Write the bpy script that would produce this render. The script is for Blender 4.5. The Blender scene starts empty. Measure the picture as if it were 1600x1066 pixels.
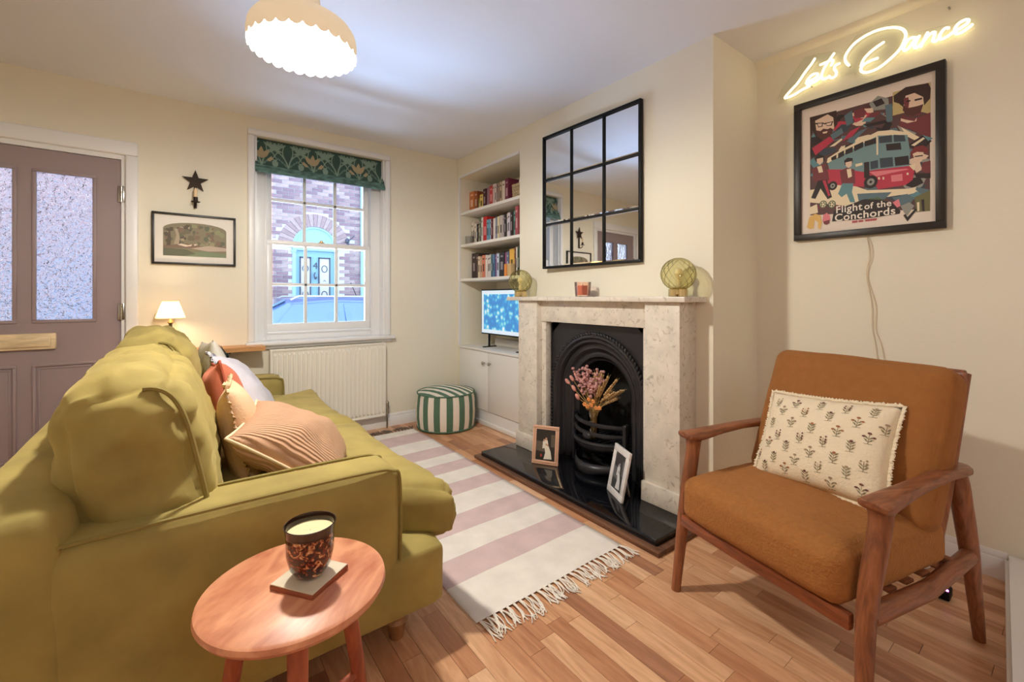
import bpy, bmesh, math, random
from mathutils import Vector, Matrix, noise, geometry
C = bpy.context.scene.collection
SC = bpy.context.scene
PI = math.pi
# ------------------------------------------------------------------ camera, sky, lights, exposure
cam = bpy.data.cameras.new('camera'); co = bpy.data.objects.new('camera', cam); C.objects.link(co)
co.location = (0, 0, 1.1); co.rotation_euler = (PI/2, 0, -math.radians(37.1226))
cam.sensor_width = 36; cam.lens = 36*687/1600; cam.shift_y = -69/1600; cam.clip_start = .02
SC.camera = co
SC.view_settings.view_transform = 'Standard'; SC.view_settings.look = 'None'
SC.view_settings.gamma = 1; SC.view_settings.use_curve_mapping = False
SC.view_settings.exposure = 0.27
SC.cycles.max_bounces = 10; SC.cycles.diffuse_bounces = 6; SC.cycles.glossy_bounces = 5
SC.cycles.transmission_bounces = 10; SC.cycles.transparent_max_bounces = 16
SC.cycles.caustics_refractive = False; SC.cycles.caustics_reflective = False
SC.cycles.sample_clamp_indirect = 4; SC.cycles.use_denoising = True
w = bpy.data.worlds.new('overcast_sky'); SC.world = w; w.use_nodes = True
w.node_tree.nodes['Background'].inputs[0].default_value = (.82, .90, 1, 1)
w.node_tree.nodes['Background'].inputs[1].default_value = 3.1
def lamp(name, typ, loc, energy, col, size=.1, rot=(0, 0, 0), sy=None):
    l = bpy.data.lights.new(name, typ); l.energy = energy; l.color = col
    if typ == 'AREA':
        l.size = size
        if sy: l.shape = 'RECTANGLE'; l.size_y = sy
    else: l.shadow_soft_size = size
    o = bpy.data.objects.new(name, l); C.objects.link(o); o.location = loc; o.rotation_euler = rot; return o
PEND = (.356, 1.709)
lamp('pendant_bulb_light', 'POINT', (PEND[0], PEND[1], 2.0), 86, (1, .95, .84), .05)
lamp('rear_fill_light', 'POINT', (.5, -1.3, 1.95), 15, (.96, .96, 1), .3)  # added soft light behind the camera, standing in for rear room lighting
# added area light outside, below the camera's view, standing in for street-bounced daylight
lamp('street_bounce_fill', 'AREA', (.95, 4.75, .2), 380, (.64, .79, 1), 1.6, (math.radians(-128), 0, 0), .8)
lamp('shelf_lamp_light', 'POINT', (-.043, 3.44, 1.01), 2.6, (1, .74, .42), .03)
# ------------------------------------------------------------------ materials
def lin(c):
    return tuple((v/255/12.92 if v/255 <= .04045 else ((v/255+.055)/1.055)**2.4) for v in c) + (1,)
def M(name, col, rough=.6, metal=0, bump=0, bscale=60, var=0, vscale=6, stretch=(1, 1, 1), emit=0, sheen=0, spec=None, coat=0, det=3, trans=0, ior=None, emitcol=None, alpha=1, bdist=.02):
    m = bpy.data.materials.new(name); m.use_nodes = True
    nt = m.node_tree; p = nt.nodes['Principled BSDF']; L = nt.links.new
    c = lin(col)
    p.inputs['Base Color'].default_value = c; p.inputs['Roughness'].default_value = rough; p.inputs['Metallic'].default_value = metal
    if sheen: p.inputs['Sheen Weight'].default_value = sheen; p.inputs['Sheen Roughness'].default_value = .45; p.inputs['Sheen Tint'].default_value = tuple(min(1, v*1.6+.1) for v in c[:3])+(1,)
    if spec is not None: p.inputs['Specular IOR Level'].default_value = spec
    if coat: p.inputs['Coat Weight'].default_value = coat
    if trans: p.inputs['Transmission Weight'].default_value = trans
    if ior: p.inputs['IOR'].default_value = ior
    if emit: p.inputs['Emission Color'].default_value = lin(emitcol or col); p.inputs['Emission Strength'].default_value = emit
    if var or bump:
        tc = nt.nodes.new('ShaderNodeTexCoord'); mp = nt.nodes.new('ShaderNodeMapping'); mp.inputs['Scale'].default_value = stretch
        L(tc.outputs['Object'], mp.inputs['Vector'])
    if var:
        n = nt.nodes.new('ShaderNodeTexNoise'); n.inputs['Scale'].default_value = vscale; n.inputs['Detail'].default_value = det
        r = nt.nodes.new('ShaderNodeValToRGB'); r.color_ramp.elements[0].position = .32; r.color_ramp.elements[1].position = .68
        r.color_ramp.elements[0].color = tuple(v*(1-var) for v in c[:3])+(1,); r.color_ramp.elements[1].color = tuple(min(1, v*(1+var)) for v in c[:3])+(1,)
        L(mp.outputs[0], n.inputs['Vector']); L(n.outputs['Fac'], r.inputs[0]); L(r.outputs[0], p.inputs['Base Color'])
    if bump:
        n = nt.nodes.new('ShaderNodeTexNoise'); n.inputs['Scale'].default_value = bscale; n.inputs['Detail'].default_value = 4
        b = nt.nodes.new('ShaderNodeBump'); b.inputs['Strength'].default_value = bump; b.inputs['Distance'].default_value = bdist
        L(mp.outputs[0], n.inputs['Vector']); L(n.outputs['Fac'], b.inputs['Height']); L(b.outputs[0], p.inputs['Normal'])
    return m
def wood(name, a, b, rough=.45, scale=14, stretch=(1, 8, 8), ring=2.5, bump=.05):
    """grain runs along the object axis with the small stretch"""
    m = bpy.data.materials.new(name); m.use_nodes = True
    nt = m.node_tree; p = nt.nodes['Principled BSDF']; L = nt.links.new
    tc = nt.nodes.new('ShaderNodeTexCoord'); mp = nt.nodes.new('ShaderNodeMapping'); mp.inputs['Scale'].default_value = stretch
    oi = nt.nodes.new('ShaderNodeObjectInfo'); ad = nt.nodes.new('ShaderNodeVectorMath'); ad.operation = 'ADD'
    mu = nt.nodes.new('ShaderNodeMath'); mu.operation = 'MULTIPLY'; mu.inputs[1].default_value = 37
    L(oi.outputs['Random'], mu.inputs[0]); L(mp.outputs[0], ad.inputs[0]); L(mu.outputs[0], ad.inputs[1]); L(tc.outputs['Object'], mp.inputs[0])
    n = nt.nodes.new('ShaderNodeTexNoise'); n.inputs['Scale'].default_value = scale*.25; n.inputs['Detail'].default_value = 6; n.inputs['Distortion'].default_value = ring
    n2 = nt.nodes.new('ShaderNodeTexNoise'); n2.inputs['Scale'].default_value = scale*1.6; n2.inputs['Detail'].default_value = 3
    L(ad.outputs[0], n.inputs['Vector']); L(ad.outputs[0], n2.inputs['Vector'])
    mx = nt.nodes.new('ShaderNodeMath'); mx.operation = 'MULTIPLY_ADD'; mx.inputs[1].default_value = .3
    L(n2.outputs['Fac'], mx.inputs[0]); L(n.outputs['Fac'], mx.inputs[2])
    r = nt.nodes.new('ShaderNodeValToRGB'); r.color_ramp.elements[0].position = .42; r.color_ramp.elements[1].position = .85
    r.color_ramp.elements[0].color = lin(a); r.color_ramp.elements[1].color = lin(b)
    L(mx.outputs[0], r.inputs[0]); L(r.outputs[0], p.inputs['Base Color']); p.inputs['Roughness'].default_value = rough
    bp = nt.nodes.new('ShaderNodeBump'); bp.inputs['Strength'].default_value = bump; bp.inputs['Distance'].default_value = .01
    L(mx.outputs[0], bp.inputs['Height']); L(bp.outputs[0], p.inputs['Normal'])
    return m
def pane_glass(name, tint=(.93, .97, 1), gloss=.9):
    m = bpy.data.materials.new(name); m.use_nodes = True; nt = m.node_tree; nt.nodes.clear(); L = nt.links.new
    o = nt.nodes.new('ShaderNodeOutputMaterial'); t = nt.nodes.new('ShaderNodeBsdfTransparent'); g = nt.nodes.new('ShaderNodeBsdfGlossy')
    g.inputs['Roughness'].default_value = .02; t.inputs[0].default_value = tint+(1,)
    f = nt.nodes.new('ShaderNodeFresnel'); f.inputs[0].default_value = 1.45; x = nt.nodes.new('ShaderNodeMixShader')
    mm = nt.nodes.new('ShaderNodeMath'); mm.operation = 'MULTIPLY'; mm.inputs[1].default_value = gloss
    L(f.outputs[0], mm.inputs[0]); L(mm.outputs[0], x.inputs[0]); L(t.outputs[0], x.inputs[1]); L(g.outputs[0], x.inputs[2]); L(x.outputs[0], o.inputs[0])
    return m
def stripes(name, cols, period, axis=1, off=0, rough=.9, bump=.3, bscale=300):
    m = M(name, cols[0], rough, bump=bump, bscale=bscale, bdist=.004); nt = m.node_tree; L = nt.links.new
    tc = nt.nodes.new('ShaderNodeTexCoord'); s = nt.nodes.new('ShaderNodeSeparateXYZ'); L(tc.outputs['Object'], s.inputs[0])
    a = nt.nodes.new('ShaderNodeMath'); a.operation = 'MULTIPLY_ADD'; a.inputs[1].default_value = 1/period; a.inputs[2].default_value = off
    f = nt.nodes.new('ShaderNodeMath'); f.operation = 'FRACT'; r = nt.nodes.new('ShaderNodeValToRGB'); r.color_ramp.interpolation = 'CONSTANT'
    r.color_ramp.elements[0].color = lin(cols[0]); r.color_ramp.elements[1].color = lin(cols[1]); r.color_ramp.elements[1].position = .5
    L(s.outputs[axis], a.inputs[0]); L(a.outputs[0], f.inputs[0]); L(f.outputs[0], r.inputs[0]); L(r.outputs[0], nt.nodes['Principled BSDF'].inputs['Base Color'])
    return m
_flat = {}
def flat(col, rough=.7, emit=0):
    k = (col, rough, emit)
    if k not in _flat: _flat[k] = M('print_%d_%d_%d' % col, col, rough, emit=emit)
    return _flat[k]
wallM = M('warm white wall paint', (240, 234, 216), .85, bump=.06, bscale=40)
ceilM = M('white ceiling paint', (236, 238, 244), .9, bump=.04, bscale=30)  # slight blue mixed into the paint to imitate daylight on the ceiling
trimM = M('white gloss trim paint', (240, 240, 240), .35)
cabM = M('white cabinet paint', (238, 236, 232), .45)
doorM = M('dusty mauve door paint', (152, 135, 138), .5, bump=.03, bscale=50)
blackM = M('black powder coated metal', (12, 12, 12), .5, spec=.25)
ironM = M('black leaded cast iron', (48, 47, 51), .36, metal=.3, bump=.12, bscale=90, bdist=.004)
sootM = M('sooty fire back', (26, 25, 26), .7, bump=.3, bscale=30)
brassM = M('pale brass', (214, 186, 132), .3, metal=.9)
chromeM = M('brushed nickel', (190, 186, 178), .25, metal=1)
goldM = M('brushed pale gold', (212, 190, 140), .3, metal=.9)
marbleM = M('cream grey marble', (226, 218, 206), .35, var=.09, vscale=14, det=9, bump=.03, bscale=120)
_nt = marbleM.node_tree; _p = _nt.nodes['Principled BSDF']; _src = _p.inputs['Base Color'].links[0].from_socket
_tc = _nt.nodes.new('ShaderNodeTexCoord'); _n1 = _nt.nodes.new('ShaderNodeTexNoise'); _n1.inputs['Scale'].default_value = 26; _n1.inputs['Detail'].default_value = 7; _n1.inputs['Distortion'].default_value = 1.6
_r = _nt.nodes.new('ShaderNodeValToRGB'); _r.color_ramp.elements[0].position = .57; _r.color_ramp.elements[1].position = .72; _r.color_ramp.elements[0].color = (0, 0, 0, 1); _r.color_ramp.elements[1].color = (.62, .62, .62, 1)
_mx = _nt.nodes.new('ShaderNodeMix'); _mx.data_type = 'RGBA'; _mx.inputs[7].default_value = lin((150, 136, 118))
_nt.links.new(_tc.outputs['Object'], _n1.inputs['Vector']); _nt.links.new(_n1.outputs['Fac'], _r.inputs[0]); _nt.links.new(_r.outputs[0], _mx.inputs[0]); _nt.links.new(_src, _mx.inputs[6]); _nt.links.new(_mx.outputs[2], _p.inputs['Base Color'])
slateM = M('polished black slate', (12, 13, 18), .07, spec=.6)
velvetM = M('olive green velvet', (160, 143, 80), .85, sheen=.5, var=.16, vscale=7, bump=.07, bscale=25)
pipeM = M('olive velvet piping', (142, 127, 68), .85, sheen=.4)
boucleM = M('rust brown boucle fabric', (160, 104, 50), .95, sheen=.25, var=.07, vscale=60, bump=.5, bscale=140, bdist=.012)
boucleSM = M('rust brown boucle back fabric', (150, 96, 46), .95, sheen=.2, var=.05, vscale=40, bump=.2, bscale=180, bdist=.006)
walnutM = wood('walnut chair wood', (104, 58, 36), (158, 98, 64), .42, 14, (8, 1.2, 8))
walnutZ = wood('walnut upright wood', (104, 58, 36), (158, 98, 64), .42, 14, (8, 8, 1.2))
tableM = wood('reddish cherry table top wood', (186, 110, 80), (234, 168, 130), .38, 10, (1.2, 3.6, 4), ring=2.6)
tablelegM = wood('reddish cherry leg wood', (132, 62, 42), (180, 96, 66), .45, 12, (6, 6, 1))
oakM = wood('light oak shelf wood', (190, 134, 84), (226, 172, 118), .5, 12, (1.2, 8, 8))
stainM = wood('brown stained hearth edging', (84, 54, 38), (128, 88, 64), .5, 12, (8, 1, 8))
woodcols = [((178, 124, 88), (210, 156, 116)), ((188, 136, 98), (220, 170, 130)), ((198, 148, 110), (230, 184, 144)), ((166, 112, 78), (198, 144, 106)), ((206, 160, 122), (236, 194, 156)), ((148, 100, 74), (178, 126, 94))]
plankMs = [wood('oak strip %s' % 'abcdef'[i], a, b, .36, 12, (9, 1.1, 9), ring=1.6, bump=.04) for i, (a, b) in enumerate(woodcols)]
glassM = pane_glass('clear window glass', (.80, .90, 1.0))
clearM = pane_glass('clear thin glass', (.93, .94, .92), 1.0)
mirrorM = M('silvered mirror', (236, 238, 240), .015, metal=1)
# ------------------------------------------------------------------ mesh builder
class MB:
    def __init__(s): s.bm = bmesh.new(); s.mi = 0
    def _tag(s, faces):
        for f in faces: f.material_index = s.mi
    def box(s, c, d, bev=0, seg=2, rot=None, R=None):
        if not bev:
            m = Matrix.Translation(c) @ (R if R is not None else (Matrix.Rotation(rot[1], 4, rot[0]) if rot else Matrix()))
            v = [s.bm.verts.new(m @ Vector((x*d[0]/2, y*d[1]/2, z*d[2]/2))) for x, y, z in ((-1, -1, -1), (1, -1, -1), (1, 1, -1), (-1, 1, -1), (-1, -1, 1), (1, -1, 1), (1, 1, 1), (-1, 1, 1))]
            for q in ((3, 2, 1, 0), (4, 5, 6, 7), (0, 1, 5, 4), (1, 2, 6, 5), (2, 3, 7, 6), (3, 0, 4, 7)):
                f = s.bm.faces.new([v[i] for i in q]); f.material_index = s.mi
            return s
        m = Matrix.Translation(c) @ (R if R is not None else (Matrix.Rotation(rot[1], 4, rot[0]) if rot else Matrix())) @ Matrix.Diagonal((d[0], d[1], d[2], 1))
        g = bmesh.ops.create_cube(s.bm, size=1, matrix=m); vs = g['verts']
        fs = list({f for v in vs for f in v.link_faces}); s._tag(fs)
        if bev:
            es = list({e for v in vs for e in v.link_edges})
            r = bmesh.ops.bevel(s.bm, geom=es, offset=bev, segments=seg, affect='EDGES', profile=.5); s._tag(r['faces'])
        return s
    def b2(s, x0, x1, y0, y1, z0, z1, bev=0, seg=2):
        return s.box(((x0+x1)/2, (y0+y1)/2, (z0+z1)/2), (abs(x1-x0), abs(y1-y0), abs(z1-z0)), bev, seg)
    def rings(s, rs, cap=True, closed=True, loop=False):
        """skin a list of rings of points"""
        V = [[s.bm.verts.new(p) for p in r] for r in rs]; n = len(V[0]); m = len(V)
        for i in range(m if loop else m-1):
            A, B = V[i], V[(i+1) % m]
            for j in range(n if closed else n-1):
                k = (j+1) % n
                try: f = s.bm.faces.new((A[j], A[k], B[k], B[j])); f.material_index = s.mi
                except ValueError: pass
        if cap and not loop:
            for r in (V[0][::-1], V[-1]):
                try: f = s.bm.faces.new(r); f.material_index = s.mi
                except ValueError: pass
        return s
    def tube(s, pts, r, n=8, cap=True, loop=False, flat=1.0, up=None):
        P = [Vector(p) for p in pts]; m = len(P); rr = r if isinstance(r, (list, tuple)) else [r]*m
        rs = []; N = None
        for i in range(m):
            a = P[(i-1) % m] if (loop or i > 0) else P[i]; b = P[(i+1) % m] if (loop or i < m-1) else P[i]
            t = (b-a).normalized()
            if N is None:
                u = Vector(up) if up else (Vector((0, 0, 1)) if abs(t.z) < .9 else Vector((1, 0, 0)))
                N = (u - t*u.dot(t)).normalized()
            else: N = (N - t*N.dot(t)).normalized()
            B = t.cross(N)
            rs.append([P[i] + (N*math.cos(2*PI*k/n)*flat + B*math.sin(2*PI*k/n))*rr[i] for k in range(n)])
        s.rings(rs, cap, True, loop); return s
    def lathe(s, prof, n=32, M4=None, cap=True):
        M4 = M4 or Matrix()
        s.rings([[M4 @ Vector((r*math.cos(2*PI*k/n), r*math.sin(2*PI*k/n), z)) for k in range(n)] for r, z in prof], cap); return s
    def ball(s, c, r, sc=(1, 1, 1), n=12, R=None):
        m = Matrix.Translation(c) @ (R or Matrix()) @ Matrix.Diagonal((r*sc[0], r*sc[1], r*sc[2], 1))
        g = bmesh.ops.create_uvsphere(s.bm, u_segments=n, v_segments=max(6, n//2+1), radius=1, matrix=m)
        s._tag({f for v in g['verts'] for f in v.link_faces}); return s
    def poly(s, pts):
        """flat, maybe concave, polygon"""
        vs = [s.bm.verts.new(p) for p in pts]
        for t in geometry.tessellate_polygon([[Vector(p) for p in pts]]):
            try: f = s.bm.faces.new([vs[i] for i in t]); f.material_index = s.mi
            except ValueError: pass
        return s
    def prism(s, pts, d):
        """extrude a polygon by vector d"""
        d = Vector(d); n = len(pts); a = [s.bm.verts.new(p) for p in pts]; b = [s.bm.verts.new(Vector(p)+d) for p in pts]
        for t in geometry.tessellate_polygon([[Vector(p) for p in pts]]):
            for q in ([a[i] for i in t], [b[i] for i in t][::-1]):
                f = s.bm.faces.new(q); f.material_index = s.mi
        for i in range(n):
            f = s.bm.faces.new((a[i], a[(i+1) % n], b[(i+1) % n], b[i])); f.material_index = s.mi
        return s
    def grid(s, fn, nu, nv, closed_u=False):
        V = [[s.bm.verts.new(fn(i/nu, j/nv)) for j in range(nv+1)] for i in range(nu if closed_u else nu+1)]
        for i in range(nu):
            for j in range(nv):
                a, b = V[i], V[(i+1) % len(V)]
                f = s.bm.faces.new((a[j], b[j], b[j+1], a[j+1])); f.material_index = s.mi
        return s
    def rbox(s, half, r, n=14, M4=None, bulge=(0, 0, 0), wr=0, wsc=6, seed=0, sub=None, wst=(1, 1, 1)):
        """soft rounded box with bulging faces and wrinkles; half sizes, rounding radius"""
        M4 = M4 or Matrix(); H = Vector(half); tab = {}; vs = []
        def cs(t):  # denser near the ends
            return math.sin(t*PI/2)*.55+t*.45
        def vert(p):
            k = tuple(round(v, 5) for v in p)
            if k in tab: return tab[k]
            q = Vector((cs(p[0])*H.x, cs(p[1])*H.y, cs(p[2])*H.z))
            inn = Vector([max(-(H[i]-r), min(H[i]-r, q[i])) for i in range(3)])
            d = q-inn
            nn = d.normalized() if d.length > 1e-9 else Vector((0, 0, 0))
            if d.length > 1e-9: q = inn+nn*r
            f = [(1-p[i]**2) for i in range(3)]
            for a in range(3):
                o = [b for b in range(3) if b != a]
                q[a] += bulge[a]*p[a]*f[o[0]]*f[o[1]]
            if wr:
                c = Vector((q[0]*wst[0], q[1]*wst[1], q[2]*wst[2]))*wsc+Vector((seed*7.1, seed*3.3, seed))
                v = noise.noise(c)*.55+(.5-abs(noise.noise(c*1.9+Vector((3, 1, 9)))))*.7-.25+noise.noise(c*4.2)*.12
                q += (nn if nn.length else Vector((0, 0, 1)))*wr*v
            b = s.bm.verts.new(M4 @ q); tab[k] = b; return b
        for a in range(3):
            for sg in (-1, 1):
                o = [b for b in range(3) if b != a]
                for i in range(n):
                    for j in range(n):
                        q = []
                        for (di, dj) in ((0, 0), (1, 0), (1, 1), (0, 1)):
                            p = [0, 0, 0]; p[a] = sg; p[o[0]] = -1+2*(i+di)/n; p[o[1]] = -1+2*(j+dj)/n; q.append(vert(p))
                        if (sg > 0) == (a == 1): q = q[::-1]
                        f = s.bm.faces.new(q); f.material_index = s.mi
        return s
    def frame4(s, x0, x1, y0, y1, z0, z1, b, bev=0, ax='x'):
        """four abutting bars round a rectangle: in the xz plane, or (ax='y') in the yz plane"""
        if ax == 'x':
            for a in ((x0, x1, z0, z0+b), (x0, x1, z1-b, z1), (x0, x0+b, z0+b, z1-b), (x1-b, x1, z0+b, z1-b)): s.b2(a[0], a[1], y0, y1, a[2], a[3], bev)
        else:
            for a in ((y0, y1, z0, z0+b), (y0, y1, z1-b, z1), (y0, y0+b, z0+b, z1-b), (y1-b, y1, z0+b, z1-b)): s.b2(x0, x1, a[0], a[1], a[2], a[3], bev)
        return s
    def build(s, name, mats, parent=None, world=True, ang=40, smooth=True, loc=None):
        bmesh.ops.recalc_face_normals(s.bm, faces=s.bm.faces[:])
        me = bpy.data.meshes.new(name); s.bm.to_mesh(me); s.bm.free()
        for m in (mats if isinstance(mats, (list, tuple)) else [mats]): me.materials.append(m)
        if smooth:
            for p in me.polygons: p.use_smooth = True
            if ang: me.set_sharp_from_angle(angle=math.radians(ang))
        o = bpy.data.objects.new(name, me); C.objects.link(o)
        if loc: o.location = loc
        if parent:
            o.parent = parent
            if world: o.matrix_parent_inverse = WM[parent.name].inverted()
            WM[o.name] = Matrix() if world else WM[parent.name].copy()
        else: WM[o.name] = Matrix.Translation(loc) if loc else Matrix()
        return o
WM = {}   # world matrices of parents, known without a depsgraph update
def thing(name, label, cat, loc=(0, 0, 0), rz=0, group=None, M4=None):
    o = bpy.data.objects.new(name, None); C.objects.link(o); o.empty_display_size = .05
    if M4 is not None: o.matrix_world = M4; WM[o.name] = M4.copy()
    else:
        o.location = loc; o.rotation_euler = (0, 0, rz); WM[o.name] = Matrix.Translation(loc) @ Matrix.Rotation(rz, 4, 'Z')
    return tag(o, label, cat, group)
def tag(o, label=None, cat=None, group=None):
    if label: o['label'] = label
    if cat: o['category'] = cat
    if group: o['group'] = group
    return o
def struct(o): o['kind'] = 'structure'; return o
def stuff(o): o['kind'] = 'stuff'; return o
def dup(root, label=None, M4=None):
    def cp(o, par):
        c = o.copy(); C.objects.link(c); WM[c.name] = WM[o.name].copy()
        if par is not None: c.parent = par
        for ch in list(o.children): cp(ch, c)
        return c
    r = cp(root, None)
    if M4 is not None: r.matrix_world = M4; WM[r.name] = M4.copy()
    if label: r['label'] = label
    return r
def place(loc, rx=0, ry=0, rz=0):
    return Matrix.Translation(loc) @ Matrix.Rotation(rz, 4, 'Z') @ Matrix.Rotation(ry, 4, 'Y') @ Matrix.Rotation(rx, 4, 'X')
def text(body, size, M4, mat, name, parent, world=True, off=0, ext=.0004, sx=1, shear=0):
    cu = bpy.data.curves.new(name, 'FONT'); cu.body = body; cu.size = size; cu.offset = off; cu.space_character = 1.08; cu.extrude = ext; cu.shear = shear
    t = bpy.data.objects.new(name, cu); C.objects.link(t)
    me = bpy.data.meshes.new_from_object(t.evaluated_get(bpy.context.evaluated_depsgraph_get()))
    C.objects.unlink(t); bpy.data.objects.remove(t)
    me.transform(M4 @ Matrix.Diagonal((sx, 1, 1, 1))); me.materials.clear(); me.materials.append(mat)
    o = bpy.data.objects.new(name, me); C.objects.link(o); o.parent = parent
    if world: o.matrix_parent_inverse = WM[parent.name].inverted()
    return o
def bez(P, n=6, loop=False):
    """Catmull-Rom through points"""
    P = [Vector(p) for p in P]; m = len(P); out = []
    for i in range(m if loop else m-1):
        g = lambda k: P[k % m] if loop else P[max(0, min(m-1, k))]
        a, b, c, d = g(i-1), g(i), g(i+1), g(i+2)
        for k in range(n):
            t = k/n; out.append(.5*((2*b)+(c-a)*t+(2*a-5*b+4*c-d)*t*t+(3*b-a-3*c+d)*t**3))
    if not loop: out.append(P[-1])
    return out
# ------------------------------------------------------------------ measured outlines (metres)
NEON= [[(0.837,2.287),(0.852,2.266),(0.88,2.236),(0.912,2.196),(0.945,2.169),(0.97,2.146),(0.966,2.138),(0.927,2.142),(0.895,2.153),(0.863,2.159)],[(0.874,2.182),(0.847,2.187),(0.824,2.197),(0.827,2.209),(0.847,2.212),(0.866,2.197),(0.874,2.182),(0.864,2.171),(0.835,2.173),(0.807,2.188)],[(0.756,2.277),(0.771,2.259),(0.792,2.231),(0.807,2.196),(0.803,2.174),(0.789,2.17),(0.775,2.175)],[(0.812,2.247),(0.786,2.249),(0.765,2.251)],[(0.759,2.245),(0.767,2.226)],[(0.735,2.22),(0.749,2.218),(0.755,2.204),(0.747,2.186),(0.749,2.167),(0.763,2.163),(0.776,2.172)],[(0.697,2.196),(0.71,2.221),(0.708,2.251),(0.679,2.286),(0.64,2.304),(0.598,2.31),(0.557,2.304),(0.522,2.289),(0.5,2.268),(0.492,2.243),(0.498,2.217),(0.515,2.186),(0.546,2.16),(0.584,2.138),(0.621,2.133),(0.645,2.143),(0.651,2.16),(0.64,2.175),(0.616,2.182),(0.591,2.183)],[(0.569,2.245),(0.593,2.235),(0.619,2.22),(0.64,2.2),(0.65,2.175)],[(0.459,2.215),(0.475,2.221),(0.489,2.212),(0.5,2.19),(0.495,2.176),(0.48,2.183),(0.464,2.206)],[(0.449,2.216),(0.459,2.197),(0.464,2.178),(0.457,2.171),(0.443,2.181)],[(0.423,2.218),(0.433,2.194),(0.443,2.17)],[(0.439,2.181),(0.423,2.202),(0.407,2.212),(0.4,2.207),(0.403,2.19),(0.406,2.177),(0.397,2.171),(0.386,2.181)],[(0.359,2.207),(0.369,2.211),(0.382,2.197),(0.386,2.179),(0.378,2.171),(0.359,2.176),(0.344,2.185)],[(0.344,2.185),(0.324,2.19),(0.306,2.199),(0.301,2.21),(0.311,2.217),(0.33,2.211),(0.34,2.194),(0.337,2.174),(0.322,2.171),(0.304,2.179),(0.292,2.187)]]
BK= [(1.012,2.157),(0.993,2.198),(0.886,2.321),(0.829,2.315),(0.754,2.295),(0.723,2.268),(0.673,2.331),(0.551,2.331),(0.49,2.295),(0.469,2.246),(0.424,2.24),(0.346,2.229),(0.302,2.238),(0.277,2.205),(0.288,2.164),(0.346,2.16),(0.424,2.158),(0.49,2.166),(0.551,2.152),(0.615,2.109),(0.653,2.115),(0.683,2.16),(0.786,2.158),(0.962,2.113)]
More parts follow.
